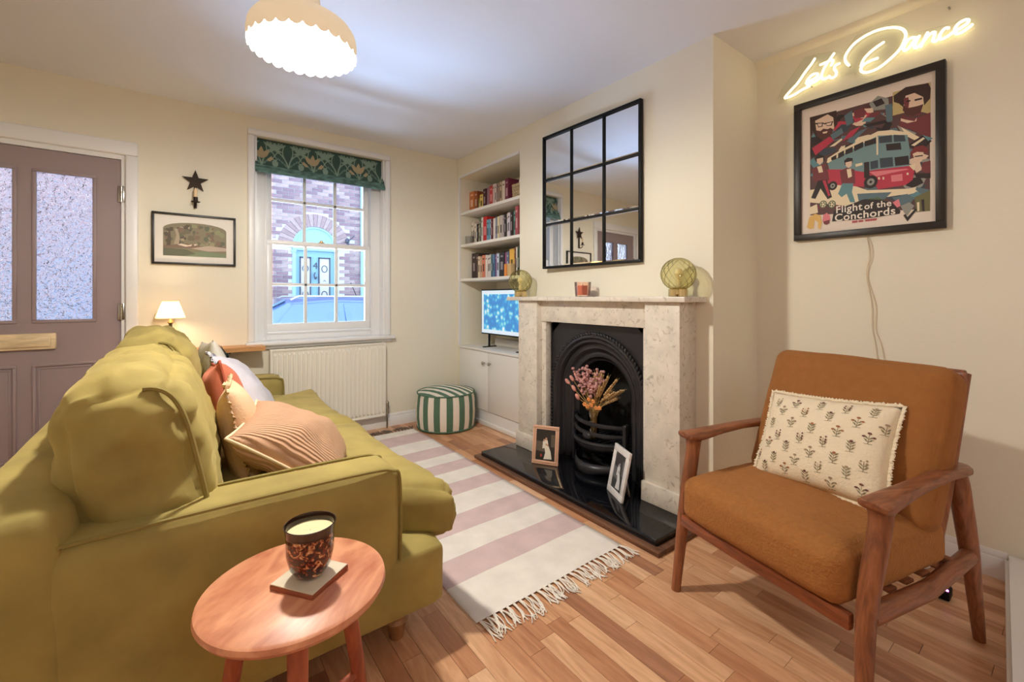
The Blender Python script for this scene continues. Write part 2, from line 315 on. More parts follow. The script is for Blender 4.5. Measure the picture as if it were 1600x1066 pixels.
POSTER= [('paper',[(-0.239,0.317),(0.258,0.311),(0.255,-0.329),(-0.239,-0.327)]),('art',[(-0.216,0.28),(0.235,0.277),(0.233,-0.276),(-0.216,-0.203)]),('hair1',[(-0.214,0.271),(-0.101,0.268),(-0.098,0.199),(-0.119,0.172),(-0.126,0.157),(-0.167,0.143),(-0.189,0.167),(-0.201,0.197),(-0.212,0.174)]),('skin',[(-0.191,0.246),(-0.137,0.261),(-0.114,0.238),(-0.11,0.186),(-0.126,0.157),(-0.159,0.154),(-0.185,0.192)]),('beard',[(-0.189,0.198),(-0.167,0.188),(-0.156,0.196),(-0.137,0.188),(-0.126,0.191),(-0.114,0.181),(-0.124,0.152),(-0.156,0.14),(-0.182,0.165)]),('skin',[(-0.159,0.18),(-0.137,0.179),(-0.141,0.17),(-0.156,0.171)]),('dark',[(-0.191,0.235),(-0.156,0.226),(-0.15,0.221),(-0.114,0.22),(-0.114,0.214),(-0.15,0.215),(-0.155,0.219),(-0.191,0.228)]),('dark',[(-0.183,0.233),(-0.157,0.227),(-0.159,0.207),(-0.178,0.209)]),('skin',[(-0.179,0.228),(-0.161,0.224),(-0.163,0.211),(-0.176,0.213)]),('dark',[(-0.148,0.222),(-0.116,0.22),(-0.12,0.2),(-0.141,0.204)]),('skin',[(-0.144,0.217),(-0.12,0.217),(-0.124,0.205),(-0.14,0.207)]),('dark',[(-0.208,0.168),(-0.182,0.165),(-0.156,0.138),(-0.189,0.124),(-0.212,0.112)]),('ochre',[(0.11,0.277),(0.235,0.275),(0.234,0.139),(0.189,0.169),(0.154,0.173),(0.11,0.173)]),('hair1',[(0.113,0.261),(0.154,0.284),(0.227,0.274),(0.235,0.249),(0.233,0.206),(0.214,0.183),(0.211,0.218),(0.183,0.247),(0.154,0.246),(0.146,0.199),(0.131,0.22),(0.114,0.233)]),('skin',[(0.154,0.246),(0.183,0.248),(0.211,0.22),(0.212,0.184),(0.189,0.162),(0.16,0.17),(0.147,0.202)]),('beard',[(0.146,0.207),(0.16,0.19),(0.183,0.188),(0.2,0.188),(0.212,0.19),(0.203,0.157),(0.18,0.15),(0.157,0.161),(0.144,0.185)]),('maroon',[(0.147,0.237),(0.163,0.237),(0.166,0.215),(0.163,0.186),(0.149,0.202)]),('dark',[(0.183,0.22),(0.208,0.219),(0.207,0.211),(0.184,0.212)]),('dark',[(0.156,0.224),(0.17,0.222),(0.17,0.216),(0.157,0.216)]),('maroon',[(0.143,0.17),(0.154,0.154),(0.189,0.136),(0.234,0.147),(0.235,0.029),(0.189,0.079),(0.131,0.12)]),('skin',[(0.138,0.152),(0.154,0.141),(0.183,0.125),(0.191,0.139),(0.189,0.124),(0.16,0.124),(0.137,0.141)]),('grey',[(0.125,0.125),(0.189,0.072),(0.183,0.062),(0.137,0.095)]),('cream',[(0.137,0.114),(0.2,0.05),(0.183,0.043),(0.16,0.065)]),('dark',[(0.16,0.027),(0.211,0.058),(0.238,0.024),(0.222,0.006),(0.177,0.007)]),('cream',[(0.172,0.024),(0.211,0.047),(0.217,0.04),(0.183,0.017)]),('teal',[(0.208,0.059),(0.242,0.034),(0.227,0.027)]),('redhair',[(0.169,-0.009),(0.183,0.013),(0.211,0.013),(0.226,-0.006),(0.225,-0.028),(0.214,-0.017),(0.189,-0.011),(0.177,-0.034)]),('skin',[(0.177,-0.015),(0.191,-0.01),(0.212,-0.017),(0.214,-0.043),(0.201,-0.059),(0.186,-0.053)]),('dark',[(0.183,-0.026),(0.21,-0.028),(0.21,-0.033),(0.184,-0.031)]),('skin',[(0.189,-0.056),(0.201,-0.06),(0.208,-0.09),(0.189,-0.101),(0.183,-0.084)]),('maroon',[(0.208,-0.06),(0.234,-0.059),(0.234,-0.115),(0.205,-0.097)]),('dark',[(0.183,-0.103),(0.234,-0.111),(0.234,-0.133),(0.189,-0.123)]),('slate',[(-0.07,0.232),(-0.039,0.247),(-0.033,0.187),(-0.06,0.179)]),('maroon',[(-0.033,0.244),(0.02,0.243),(0.007,0.199),(-0.029,0.206)]),('grey',[(0.026,0.256),(0.058,0.281),(0.095,0.256),(0.098,0.208),(0.039,0.22)]),('dark',[(0.039,0.26),(0.071,0.265),(0.083,0.237),(0.052,0.232)]),('skin',[(0.007,0.239),(0.039,0.232),(0.042,0.211),(0.02,0.215)]),('slate',[(0.083,0.229),(0.107,0.228),(0.11,0.15),(0.089,0.148)]),('dark',[(0.007,0.166),(0.083,0.162),(0.095,0.147),(0.02,0.15)]),('red',[(-0.204,0.11),(-0.13,0.15),(-0.109,0.127),(-0.189,0.072)]),('slate',[(-0.126,0.157),(-0.08,0.177),(-0.073,0.15),(-0.116,0.129)]),('cream',[(-0.13,0.099),(-0.08,0.127),(-0.077,0.118),(-0.109,0.097)]),('red',[(-0.08,0.11),(-0.046,0.15),(-0.006,0.162),(-0.039,0.123)]),('slate',[(-0.06,0.105),(-0.013,0.14),(0.02,0.146),(-0.039,0.091)]),('cream',[(-0.216,-0.097),(-0.06,-0.094),(0.02,-0.143),(0.16,-0.163),(0.189,-0.161),(0.183,-0.186),(0.083,-0.187),(-0.06,-0.202),(-0.216,-0.159)]),('slate',[(-0.019,-0.152),(0.107,-0.168),(0.083,-0.194),(-0.013,-0.19)]),('cream',[(-0.141,0.025),(-0.137,0.045),(-0.087,0.07),(0.058,0.119),(0.107,0.11),(0.154,0.086),(0.16,0.073),(0.058,0.099),(-0.06,0.055),(-0.13,0.018)]),('bus',[(-0.137,0.02),(-0.06,0.055),(0.058,0.099),(0.16,0.073),(0.169,-0.009),(0.166,-0.065),(0.058,-0.055),(-0.006,-0.053),(-0.06,-0.028),(-0.13,-0.012)]),('red',[(-0.137,-0.01),(-0.06,-0.028),(0.007,-0.056),(0.058,-0.055),(0.166,-0.065),(0.183,-0.092),(0.177,-0.128),(0.154,-0.146),(0.058,-0.146),(0.033,-0.09),(0.004,-0.124),(-0.094,-0.096),(-0.137,-0.078)]),('dark',[(-0.123,0.044),(-0.101,0.053),(-0.101,0.032),(-0.121,0.029)]),('dark',[(-0.094,0.057),(-0.07,0.066),(-0.07,0.041),(-0.094,0.032)]),('dark',[(-0.065,0.066),(-0.036,0.075),(-0.036,0.049),(-0.065,0.043)]),('dark',[(-0.031,0.077),(0.004,0.087),(0.004,0.061),(-0.031,0.05)]),('dark',[(0.009,0.087),(0.051,0.091),(0.052,0.065),(0.009,0.062)]),('slate2',[(0.061,0.092),(0.107,0.088),(0.108,0.055),(0.063,0.063)]),('slate2',[(0.113,0.087),(0.15,0.074),(0.154,0.046),(0.114,0.054)]),('dark',[(0.086,0.052),(0.137,0.045),(0.14,0.014),(0.089,0.022)]),('cream',[(0.052,0.097),(0.058,0.097),(0.059,0.012),(0.053,0.012)]),('dark',[(0.007,-0.011),(0.026,-0.012),(0.028,-0.088),(0.007,-0.084)]),('slate2',[(0.03,-0.013),(0.058,-0.012),(0.059,-0.049),(0.032,-0.049)]),('slate2',[(0.064,-0.006),(0.11,-0.012),(0.112,-0.054),(0.067,-0.051)]),('dark',[(0.116,-0.015),(0.163,-0.019),(0.166,-0.059),(0.119,-0.054)]),('cream',[(-0.026,-0.011),(0.001,-0.01),(0.001,-0.022),(-0.025,-0.024)]),('pink',[(0.026,-0.06),(0.058,-0.063),(0.154,-0.074),(0.166,-0.08),(0.107,-0.082),(0.052,-0.086)]),('cream',[(0.058,-0.091),(0.064,-0.091),(0.066,-0.102),(0.059,-0.102)]),('cream',[(0.074,-0.094),(0.08,-0.094),(0.081,-0.105),(0.075,-0.106)]),('cream',[(0.157,-0.094),(0.163,-0.093),(0.164,-0.103),(0.158,-0.103)]),('pink',[(0.104,-0.093),(0.143,-0.094),(0.144,-0.125),(0.106,-0.122)]),('dark',[(-0.195,0.06),(-0.174,0.075),(-0.15,0.057),(-0.148,0.035),(-0.167,0.031),(-0.185,0.036)]),('skin',[(-0.183,0.053),(-0.156,0.053),(-0.156,0.033),(-0.17,0.019),(-0.183,0.035)]),('maroon',[(-0.204,0.005),(-0.178,0.017),(-0.137,-0.01),(-0.13,-0.063),(-0.159,-0.074),(-0.197,-0.057)]),('cream',[(-0.182,0.013),(-0.163,0.015),(-0.156,-0.019),(-0.174,-0.019)]),('dark',[(-0.178,-0.057),(-0.141,-0.06),(-0.119,-0.15),(-0.137,-0.157),(-0.167,-0.098),(-0.189,-0.146),(-0.208,-0.138)]),('red',[(-0.159,-0.061),(-0.145,-0.062),(-0.126,-0.14),(-0.134,-0.143)]),('dark',[(-0.07,0.016),(-0.056,0.027),(-0.036,0.02),(-0.036,-0.001),(-0.067,-0.006)]),('skin',[(-0.065,0.006),(-0.039,0.007),(-0.041,-0.016),(-0.053,-0.023),(-0.063,-0.011)]),('maroon',[(-0.087,-0.03),(-0.06,-0.02),(-0.029,-0.035),(-0.026,-0.101),(-0.053,-0.112),(-0.08,-0.09)]),('cream',[(-0.06,-0.028),(-0.043,-0.028),(-0.039,-0.066),(-0.054,-0.071)]),('teal',[(-0.077,-0.091),(-0.033,-0.1),(-0.039,-0.14),(-0.026,-0.191),(-0.046,-0.188),(-0.06,-0.144),(-0.08,-0.157),(-0.094,-0.138)]),('green',[(-0.006,-0.183),(0.058,-0.182),(0.107,-0.222),(0.119,-0.247),(0.007,-0.221)]),('dark',[(-0.119,-0.269),(-0.112,-0.219),(-0.06,-0.202),(0.007,-0.182),(0.071,-0.196),(0.107,-0.218),(0.137,-0.258),(0.134,-0.269),(0.007,-0.274)]),('slate',[(0.107,-0.191),(0.154,-0.192),(0.183,-0.205),(0.166,-0.239),(0.154,-0.253),(0.131,-0.226)]),('pink',[(0.11,-0.215),(0.131,-0.203),(0.137,-0.235),(0.125,-0.24)]),('olive',[(0.183,-0.205),(0.233,-0.184),(0.232,-0.272),(0.189,-0.27)]),('cream',[(0.191,-0.229),(0.199,-0.228),(0.199,-0.267),(0.193,-0.268)]),('dark',[(0.205,-0.22),(0.214,-0.219),(0.216,-0.27),(0.208,-0.27)]),('dark',[(0.146,-0.278),(0.154,-0.272),(0.16,-0.288),(0.186,-0.254),(0.191,-0.26),(0.16,-0.307)]),('grey',[(0.137,-0.235),(0.166,-0.224),(0.183,-0.242),(0.16,-0.28),(0.149,-0.267)]),('yellow',[(-0.227,-0.285),(-0.216,-0.233),(-0.189,-0.22),(-0.167,-0.232),(-0.161,-0.271),(-0.167,-0.301),(-0.178,-0.295),(-0.178,-0.265),(-0.193,-0.25),(-0.197,-0.293),(-0.212,-0.295)]),('pink',[(-0.159,-0.263),(-0.156,-0.233),(-0.141,-0.223),(-0.128,-0.238),(-0.126,-0.263),(-0.141,-0.274)]),('maroon',[(-0.156,-0.264),(-0.128,-0.259),(-0.13,-0.276),(-0.141,-0.283),(-0.152,-0.277)]),('cream',[(-0.216,-0.185),(-0.182,-0.173),(-0.178,-0.217),(-0.212,-0.221)])]
B1=[(3.571,3.477,0.2,'orange',(196,116,60)),(3.475,3.425,0.19,'brown',(150,82,48)),(3.423,3.389,0.12,'olive green',(128,132,66)),(3.386,3.333,0.145,'yellow',(226,196,104)),(3.331,3.284,0.185,'dark maroon',(74,34,46)),(3.282,3.238,0.19,'mauve',(160,120,134)),(3.236,3.188,0.195,'red',(196,62,58)),(3.186,3.157,0.2,'pale pink',(216,190,186)),(3.155,3.13,0.2,'off-white',(226,214,204)),(3.128,3.114,0.195,'maroon',(92,44,52)),(3.112,3.088,0.195,'taupe',(160,136,124)),(3.085,3.052,0.2,'tan',(198,174,146)),(3.047,3.009,0.2,'cream',(232,218,200)),(3.006,2.955,0.21,'plum',(120,44,70))]
B2=[(3.537,3.508,0.21,'ivory',(226,220,208)),(3.505,3.474,0.215,'pale beige',(214,200,188)),(3.469,3.446,0.19,'cream',(236,228,212)),(3.444,3.423,0.185,'black',(40,36,36)),(3.421,3.398,0.175,'ecru',(226,212,184)),(3.396,3.366,0.23,'dark green and white',(96,110,90)),(3.364,3.338,0.235,'white',(240,238,232)),(3.335,3.275,0.235,'bright red',(206,44,48)),(3.272,3.233,0.2,'sky blue',(112,168,196)),(3.231,3.207,0.2,'pale blue',(176,206,224)),(3.205,3.181,0.2,'burgundy',(110,40,52)),(3.18,3.148,0.2,'white',(240,234,230)),(3.145,3.118,0.205,'grey blue',(140,150,172)),(3.11,3.082,0.205,'buttery cream',(232,220,184)),(3.078,3.033,0.21,'speckled grey',(206,196,190)),(3.03,3.015,0.205,'lilac grey',(184,176,190)),(3.013,2.985,0.21,'black',(48,42,46)),(2.983,2.958,0.21,'pale grey',(216,210,206)),(2.956,2.925,0.215,'white and violet',(222,214,228)),(2.922,2.891,0.22,'black',(52,36,40)),(2.889,2.854,0.22,'teal green',(108,156,146)),(2.852,2.812,0.25,'dusty rose',(176,90,100))]
B3=[(3.531,3.456,0.235,'black patterned',(52,38,40)),(3.454,3.418,0.225,'dark brown',(72,54,46)),(3.416,3.382,0.2,'cream',(228,210,184)),(3.38,3.35,0.19,'tan',(206,176,148)),(3.348,3.3,0.205,'salmon',(218,134,108)),(3.298,3.27,0.205,'white',(238,232,226)),(3.268,3.231,0.2,'off-white',(226,214,210)),(3.229,3.206,0.205,'pale grey',(220,218,214)),(3.204,3.181,0.2,'dark teal',(44,92,104)),(3.179,3.152,0.2,'blue',(96,132,170)),(3.15,3.128,0.2,'purple',(128,84,134)),(3.125,3.088,0.205,'white and blue',(206,220,240)),(3.085,3.007,0.21,'navy black',(42,42,54)),(3.005,2.98,0.205,'magenta',(166,92,132)),(2.978,2.942,0.205,'slate blue',(104,116,146)),(2.939,2.875,0.225,'yellow',(236,190,84)),(2.873,2.858,0.235,'brown',(128,80,52)),(2.856,2.837,0.235,'white',(236,230,226)),(2.836,2.812,0.24,'dark green',(52,70,52))]
# ------------------------------------------------------------------ the room shell
W, B, A, H = 3.62, 2.09, 2.56, 2.39
YB = -2.3; XL = -1.45
YC = 1.125                      # near corner of the chimney breast
R0, R1, RT, RX = 2.663, 3.563, 2.205, 2.5   # shelf recess: y from, to, top, back
ceil = struct(MB().b2(XL-.2, 2.8, YB-.2, W+.3, H, H+.1).build('ceiling', ceilM))
m = MB()
for x0, x1, z0, z1 in ((XL-.2, -1.16, 0, H), (-1.16, -.25, 2.0, H), (-.25, .431, 0, H), (.431, 1.387, 0, .775), (.431, 1.387, 2.254, H), (1.387, 2.8, 0, H)):
    m.b2(x0, x1, W, W+.3, z0, z1)
struct(m.build('wall_far', wallM))
m = MB()
CY = 1.83                       # centre line of the fireplace
m.b2(B, A+.1, CY+.33, R0, 0, H); m.b2(B, A+.1, YC, CY-.33, 0, H); m.b2(B, A+.1, CY-.33, CY+.33, .93, H); m.b2(2.45, A+.1, CY-.33, CY+.33, 0, .93)
m.b2(B, A+.1, R1, W, 0, H); m.b2(B, A+.1, R0, R1, RT, H); m.b2(RX, A+.1, R0, R1, 0, RT)
m.b2(A, A+.1, YB, YC, 0, H)
struct(m.build('wall_right', wallM))
struct(MB().b2(XL-.1, XL, YB, W, 0, H).build('wall_left', wallM))
struct(MB().b2(XL-.1, A+.1, YB-.1, YB, 0, H).build('wall_rear', wallM))
# narrow cove strip where the alcove wall meets the ceiling
struct(MB().prism([(A, YC, H), (A-.035, YC, H), (A-.03, YC, H-.012), (A-.012, YC, H-.028), (A, YC, H-.034)], (0, YB-YC, 0)).build('trim_1', wallM))
def skirt(name, p, q, inward, h=.1, t=.016):
    """moulded skirting from p to q"""
    p, q, i = Vector(p), Vector(q), Vector(inward)
    prof = [(0, 0), (t, 0), (t, h*.72), (t*.7, h*.78), (t*.75, h*.86), (t*.3, h), (0, h)]
    m = MB().prism([p+i*a+Vector((0, 0, b)) for a, b in prof], q-p)
    return struct(m.build(name, trimM))
skirt('baseboard_far', (-.2, W, 0), (B, W, 0), (0, -1, 0), .105)
skirt('baseboard_left', (XL, YB, 0), (XL, W, 0), (1, 0, 0))
skirt('baseboard_right', (A, .2, 0), (A, YC, 0), (-1, 0, 0), .105)
skirt('baseboard_chimney', (B, YC, 0), (A, YC, 0), (0, -1, 0), .105)
# low boxed pipe casing running out from the alcove skirting
m = MB().prism([(2.545, .205, 0), (2.545, -.2, 0), (1.3, -.2, 0), (1.3, .1, 0)], (0, 0, .085))
m.prism([(2.545, .195, .085), (2.545, -.2, .085), (1.3, -.2, .085), (1.3, .09, .085)], (0, 0, .02))
struct(m.build('trim_2', trimM))
# ---- floor: a strip parquet, every strip in view is its own plank
floorO = struct(MB().b2(XL, A, YB, W+.1, -.06, -.014).build('floor', stainM))
rnd = random.Random(7)
SW = .064; vis = []; rest = []
_s, _c = math.sin(math.radians(37.1226)), math.cos(math.radians(37.1226))
def proj(x, y, z):
    f = x*_s+y*_c
    return (f, 800+687*(x*_c-y*_s)/f if f > .05 else -1, 464-687*(z-1.1)/f if f > .05 else -1)
nx = int((A-XL)/SW)
for i in range(nx+1):
    y = YB-rnd.random()*.4
    while y < W+.1:
        l = rnd.choice((.24, .3, .36, .42, .5)); x0 = XL+i*SW; x1 = min(A, x0+SW)
        y0, y1 = max(y, YB), min(y+l, W+.1); y += l
        if y1-y0 < .02 or x1-x0 < .01: continue
        cx, cy = (x0+x1)/2, (y0+y1)/2; f, u, v = proj(cx, cy, 0)
        under = (.86 < cx < 1.5 and 1.35 < cy < 3.35) or (cx < .56 and 1.35 < cy < 3.3) or (cx > 1.72 and 1.2 < cy < 2.45) or (cx > 2.12 and cy > 1.13)
        k = rnd.choices(range(6), (20, 26, 22, 14, 14, 5))[0]
        (vis if (f > .3 and -80 < u < 1680 and 560 < v < 1230 and not under) else rest).append((f, x0, x1, y0, y1, k))
vis.sort(); rest += vis[300:]; vis = vis[:300]
def strip(m, x0, x1, y0, y1, ox=0, oy=0):
    g = .0006
    m.b2(x0+g-ox, x1-g-ox, y0+g-oy, y1-g-oy, -.014, 0)
for f, x0, x1, y0, y1, k in vis:
    cx, cy = (x0+x1)/2, (y0+y1)/2
    m = MB(); strip(m, x0, x1, y0, y1, cx, cy)
    o = m.build('plank', plankMs[k], floorO, world=False, smooth=False); o.location = (cx, cy, 0)
m = MB()
for f, x0, x1, y0, y1, k in rest:
    m.mi = k; strip(m, x0, x1, y0, y1)
stuff(m.build('parquet_field', plankMs, floorO, world=False, smooth=False))
# ------------------------------------------------------------------ front door
door = struct(MB().b2(-1.12, -.285, 3.632, 3.672, .005, .80).b2(-1.12, -.285, 3.632, 3.672, .80, .962).b2(-1.12, -.98, 3.632, 3.672, .962, 1.82)
    .b2(-.736, -.654, 3.632, 3.672, .962, 1.82).b2(-.41, -.285, 3.632, 3.672, .962, 1.82).b2(-1.12, -.285, 3.632, 3.672, 1.82, 1.945).build('door_1', doorM))
for x0, x1 in ((-.654, -.41), (-.98, -.736)):
    m = MB()
    m.frame4(x0-.012, x1+.012, 3.625, 3.64, .95, 1.832, .018, .003)
    m.build('glazing_bead', doorM, door)
    m = MB(); nn = 60
    def gz(u, v, y=3.65, x0=x0, x1=x1):
        return (x0+(x1-x0)*u, y, .962+.858*v)
    m.b2(x0, x1, 3.648, 3.654, .962, 1.82)
    g = m.build('door_pane', M('obscure rippled glass', (228, 236, 250), .02, trans=1, ior=1.45, bump=.8, bscale=30, bdist=.055), door)
    m = MB()   # moulded lower panel
    for k, t in ((0, .014), (.022, .008)):
        m.frame4(x0-.01+k, x1+.01-k, 3.624+k*.2, 3.636, .15+k, .715-k, t, .002)
    m.build('panel_moulding', doorM, door)
m = MB().b2(-.86, -.567, 3.61, 3.634, .80, .892, .006); m.b2(-.84, -.587, 3.602, 3.62, .815, .877, .006)
tag(m.build('letter_plate', M('cream plate with painted reflections', (222, 200, 160), .4, var=.22, vscale=9, stretch=(1, 1, 6)), door), 'pale cream letter plate')  # streaks in the plate's colour imitate reflections on brass
for z in (1.735, 1.009, .3):
    m = MB().b2(-.30, -.27, 3.618, 3.634, z-.05, z+.05, .002)
    for k in range(5): m.lathe([(.008, z-.05+k*.02), (.008, z-.05+k*.02+.018)], 10, Matrix.Translation((-.284, 3.614, 0)))
    tag(m.build('hinge', chromeM, door), 'steel butt hinge')
m = MB()   # frame and architrave
for x0, x1, z0, z1 in ((-.285, -.262, 0, 1.948), (-1.16, -1.12, 0, 1.948), (-1.16, -.262, 1.948, 1.98)): m.b2(x0, x1, 3.62, 3.70, z0, z1)
for x0, x1, z0, z1 in ((-.265, -.205, 0, 1.975), (-1.22, -1.16, 0, 1.975), (-1.22, -.205, 1.975, 2.06)):
    m.b2(x0, x1, 3.594, 3.63, z0, z1, .008, 3)
struct(m.build('trim_3', trimM))
# ------------------------------------------------------------------ sash window
win = struct(MB().b2(.372, 1.461, 3.56, 3.75, .748, .776, .008, 3).b2(.395, 1.438, 3.59, 3.63, .725, .75, .006).build('window_1', trimM))
m = MB()
for x0, x1, z0, z1 in ((.385, .431, .776, 2.254), (1.387, 1.433, .776, 2.254), (.385, 1.433, 2.254, 2.30)):
    m.b2(x0, x1, 3.596, 3.63, z0, z1, .012, 3)
m.build('architrave', trimM, win)
m = MB()
for x0, x1, z0, z1 in ((.431, .515, .776, 2.254), (1.297, 1.387, .776, 2.254), (.515, 1.297, 2.19, 2.254), (.515, 1.297, .776, .83)): m.b2(x0, x1, 3.70, 3.86, z0, z1, .004)
for x0, x1 in ((.431, .445), (1.373, 1.387)): m.b2(x0, x1, 3.622, 3.699, .777, 2.253)
m.b2(.505, .518, 3.69, 3.71, .80, 2.2, .003); m.b2(1.294, 1.307, 3.69, 3.71, .80, 2.2, .003); m.b2(.519, 1.293, 3.69, 3.71, .82, .836, .003)
m.build('sash_box', trimM, win)
def sash(y, z0, z1, name, bot):
    x0, x1 = .518, 1.294; st = .04; m = MB()
    m.b2(x0, x0+st, y, y+.035, z0, z1, .004); m.b2(x1-st, x1, y, y+.035, z0, z1, .004)
    m.b2(x0, x1, y-.002, y+.037, z1-.036, z1, .004); m.b2(x0, x1, y-.002, y+.037, z0, z0+bot, .004)
    s = m.build(name, trimM, win)
    ix0, ix1, iz0, iz1 = x0+st, x1-st, z0+bot, z1-.036; pw = (ix1-ix0)/3; zm = (iz0+iz1)/2
    for k in (1, 2): MB().b2(ix0+k*pw-.011, ix0+k*pw+.011, y+.004, y+.031, iz0, iz1, .003).build('glazing_bar', trimM, s)
    MB().b2(ix0, ix1, y+.004, y+.031, zm-.011, zm+.011, .003).build('glazing_bar', trimM, s)
    for k in range(3):
        for a, b in ((iz0, zm), (zm, iz1)):
            MB().b2(ix0+k*pw+.008, ix0+(k+1)*pw-.008, y+.015, y+.019, a+.008, b-.008).build('pane', glassM, s)
sash(3.715, .836, 1.529, 'lower_sash', .06)
sash(3.757, 1.493, 2.19, 'upper_sash', .036)
m = MB().lathe([(.009, -.012), (.012, 0), (.009, .012)], 12, Matrix.Translation((.906, 3.72, 1.536)))
m.b2(.885, .927, 3.712, 3.728, 1.529, 1.535); m.build('sash_catch', brassM, win)
# roman blind: patterned cloth with a stack of folds at its foot
blM = M('dark green blind cloth', (58, 84, 76), .9, bump=.25, bscale=400, bdist=.003)
foldM = M('folded green blind cloth', (86, 118, 112), .9, var=.55, vscale=34, stretch=(.5, 1, 1.6))
blind = thing('roman_blind', 'dark green floral roman blind folded up at the top of the sash window', 'blind', (.909, 3.64, 2.1))
def blx(u): return .434+.95*u
def bly(v):    # v from 0 (top) to 1 (foot): cloth bellies out over the folds
    return 3.655-.03*v-.008*math.sin(v*9)
m = MB().rings([[(blx(0), bly(v), 2.252-.205*v), (blx(1), bly(v), 2.252-.205*v), (blx(1), bly(v)+.006, 2.252-.205*v), (blx(0), bly(v)+.006, 2.252-.205*v)] for v in [k/12 for k in range(13)]])
cloth = m.build('cloth', blM, blind)
for k in range(4):
    y0 = 3.612-.006*k; z0 = 2.046-.012*k
    m = MB().tube([(blx(0), y0+.012, z0), (blx(.25), y0+.01, z0-.003), (blx(.6), y0+.011, z0+.002), (blx(1), y0+.012, z0)], .012, 10)
    m.build('fold', foldM, blind)
MB().b2(blx(0), blx(1), 3.655, 3.69, 2.228, 2.252, .003).build('head_rail', trimM, blind)
# leaves, stems and blooms printed on the cloth
rb = random.Random(3)
def bp(x, z, e=.0012):   # x in metres from left, z metres below the top
    v = min(1, max(0, z/.205)); return (.434+min(.95, max(0, x)), bly(v)-e, 2.252-z)
def ribbon(m, pts, w0, w1, e):
    P = bez([(x, z, 0) for x, z in pts], 5); n = len(P)
    L, Rr = [], []
    for i, p in enumerate(P):
        t = (P[min(n-1, i+1)]-P[max(0, i-1)]).normalized(); w = (w0+(w1-w0)*i/(n-1)); d = Vector((-t.y, t.x, 0))*w
        L.append(bp(p.x+d.x, p.y+d.y, e)); Rr.append(bp(p.x-d.x, p.y-d.y, e))
    for i in range(n-1): m.poly([L[i], L[i+1], Rr[i+1]]); m.poly([L[i], Rr[i+1], Rr[i]])
def leaf(m, x, z, ang, l, w, e):
    ca, sa = math.cos(ang), math.sin(ang); q = []
    for k in range(7): t = k/6; q.append((t*l, w*math.sin(PI*t)**.8*(1-.3*t)))
    q += [(t, -ww) for t, ww in q[-2:0:-1]]
    pts = [(x+ca*a-sa*b, z+sa*a+ca*b) for a, b in q]
    m.poly([bp(a, b, e) for a, b in pts])
m = MB()
for k in range(6):
    x = -.01+k*.175
    for sg in (1, -1):
        m.mi = 0; X_ = x+.05
        ribbon(m, [(X_, .2), (X_+sg*.02, .13), (X_+sg*.06, .085), (X_+sg*.085, .11), (X_+sg*.07, .14)], .0055, .0025, .0012)
        ribbon(m, [(X_+sg*.02, .13), (X_+sg*.035, .08), (X_+sg*.03, .03), (X_+sg*.055, .012)], .0045, .0018, .0013)
        for a in range(7): leaf(m, X_+sg*(.052+.006*a), .05+.004*a, -PI/2+sg*(-.9+.42*a), .05, .010, .0016+.0001*a)
        for a in range(4): leaf(m, X_+sg*.07, .165, PI/2-sg*(.4+a*.6), .042, .010, .0018)
        m.mi = 2
        for a in range(3): leaf(m, X_+sg*(.01+.02*a), .19-.02*a, sg*.6-PI/2, .034, .008, .0022)
    if k % 2 == 0:
        m.mi = 1; X_ = x+.05
        for a in (-.62, 0, .62): leaf(m, X_, .145, -PI/2+a, .088, .021, .0024+.0003*(a == 0))
        for sg in (1, -1): leaf(m, X_+sg*.035, .16, -PI/2+sg*.95, .055, .014, .0023); leaf(m, X_+sg*.05, .165, -PI/2+sg*.35, .05, .012, .0023)
stuff(m.build('printed_leaves', [flat((128, 152, 138), .9), flat((172, 156, 124), .9), flat((96, 126, 114), .9)], blind))
m = MB().tube([(1.365, 3.63, 2.24), (1.367, 3.628, 1.6), (1.366, 3.63, 1.18)], .0025, 6); m.ball((1.366, 3.63, 1.165), .008, (1, 1, 1.8))
m.build('pull_cord', trimM, blind)
# ------------------------------------------------------------------ outside: street, brick house, parked car
roadM = M('grey asphalt', (120, 122, 128), .9, bump=.2, bscale=80)
struct(MB().b2(-8, 12, 3.95, 9.4, -.5, -.4).build('street', roadM))
struct(MB().b2(-8, 12, 8.6, 10.3, -.5, -.28, .01).build('pavement', M('pale paving', (170, 168, 168), .9, var=.1)))
brM = [M('mauve brick %d' % i, c, .95, bump=.2, bscale=60, var=.12, vscale=20) for i, c in enumerate(((176, 144, 142), (160, 128, 132), (194, 164, 158), (148, 118, 124)))]
mortM = M('pale lime mortar', (224, 218, 216), .95)
cyM = M('pale turquoise door paint', (176, 206, 212), .5)
house = thing('house', 'red brick terraced house with a turquoise door across the street', 'house', (2.3, 10, -.3))
DX0, DX1, AC, AZ = 1.865, 2.76, 2.312, 2.14
hw = MB().b2(-6, DX0, 10.015, 10.3, -.4, 6.5).b2(DX1, 10, 10.015, 10.3, -.4, 6.5).b2(DX0, DX1, 10.015, 10.3, AZ+.44, 6.5).build('facade', mortM, house)
cnt = 0; rh = random.Random(5); far = MB(); cand = []
for r in range(86):
    z0 = -.4+r*.075
    for c in range(-30, 48):
        x0 = c*.225+(.1125 if r % 2 else 0); x1 = x0+.213; zc_ = z0+.033; xc = (x0+x1)/2
        if DX0-.06 < xc < DX1+.06 and z0 < AZ: continue
        d = math.hypot(xc-AC, zc_-AZ)
        if zc_ > AZ-.05 and d < .76: continue
        if z0 < AZ and DX0-.11 < xc < DX1+.11:
            if xc < AC: x1 = min(x1, DX0)
            else: x0 = max(x0, DX1)
            if x1-x0 < .03: continue
        cand.append((0 if (1.25 < xc < 3.75 and .8 < zc_ < 3.85) else 1, abs(xc-2.4)+abs(zc_-2.3), x0, x1, z0))
cand.sort()
bmesh_cache = {}
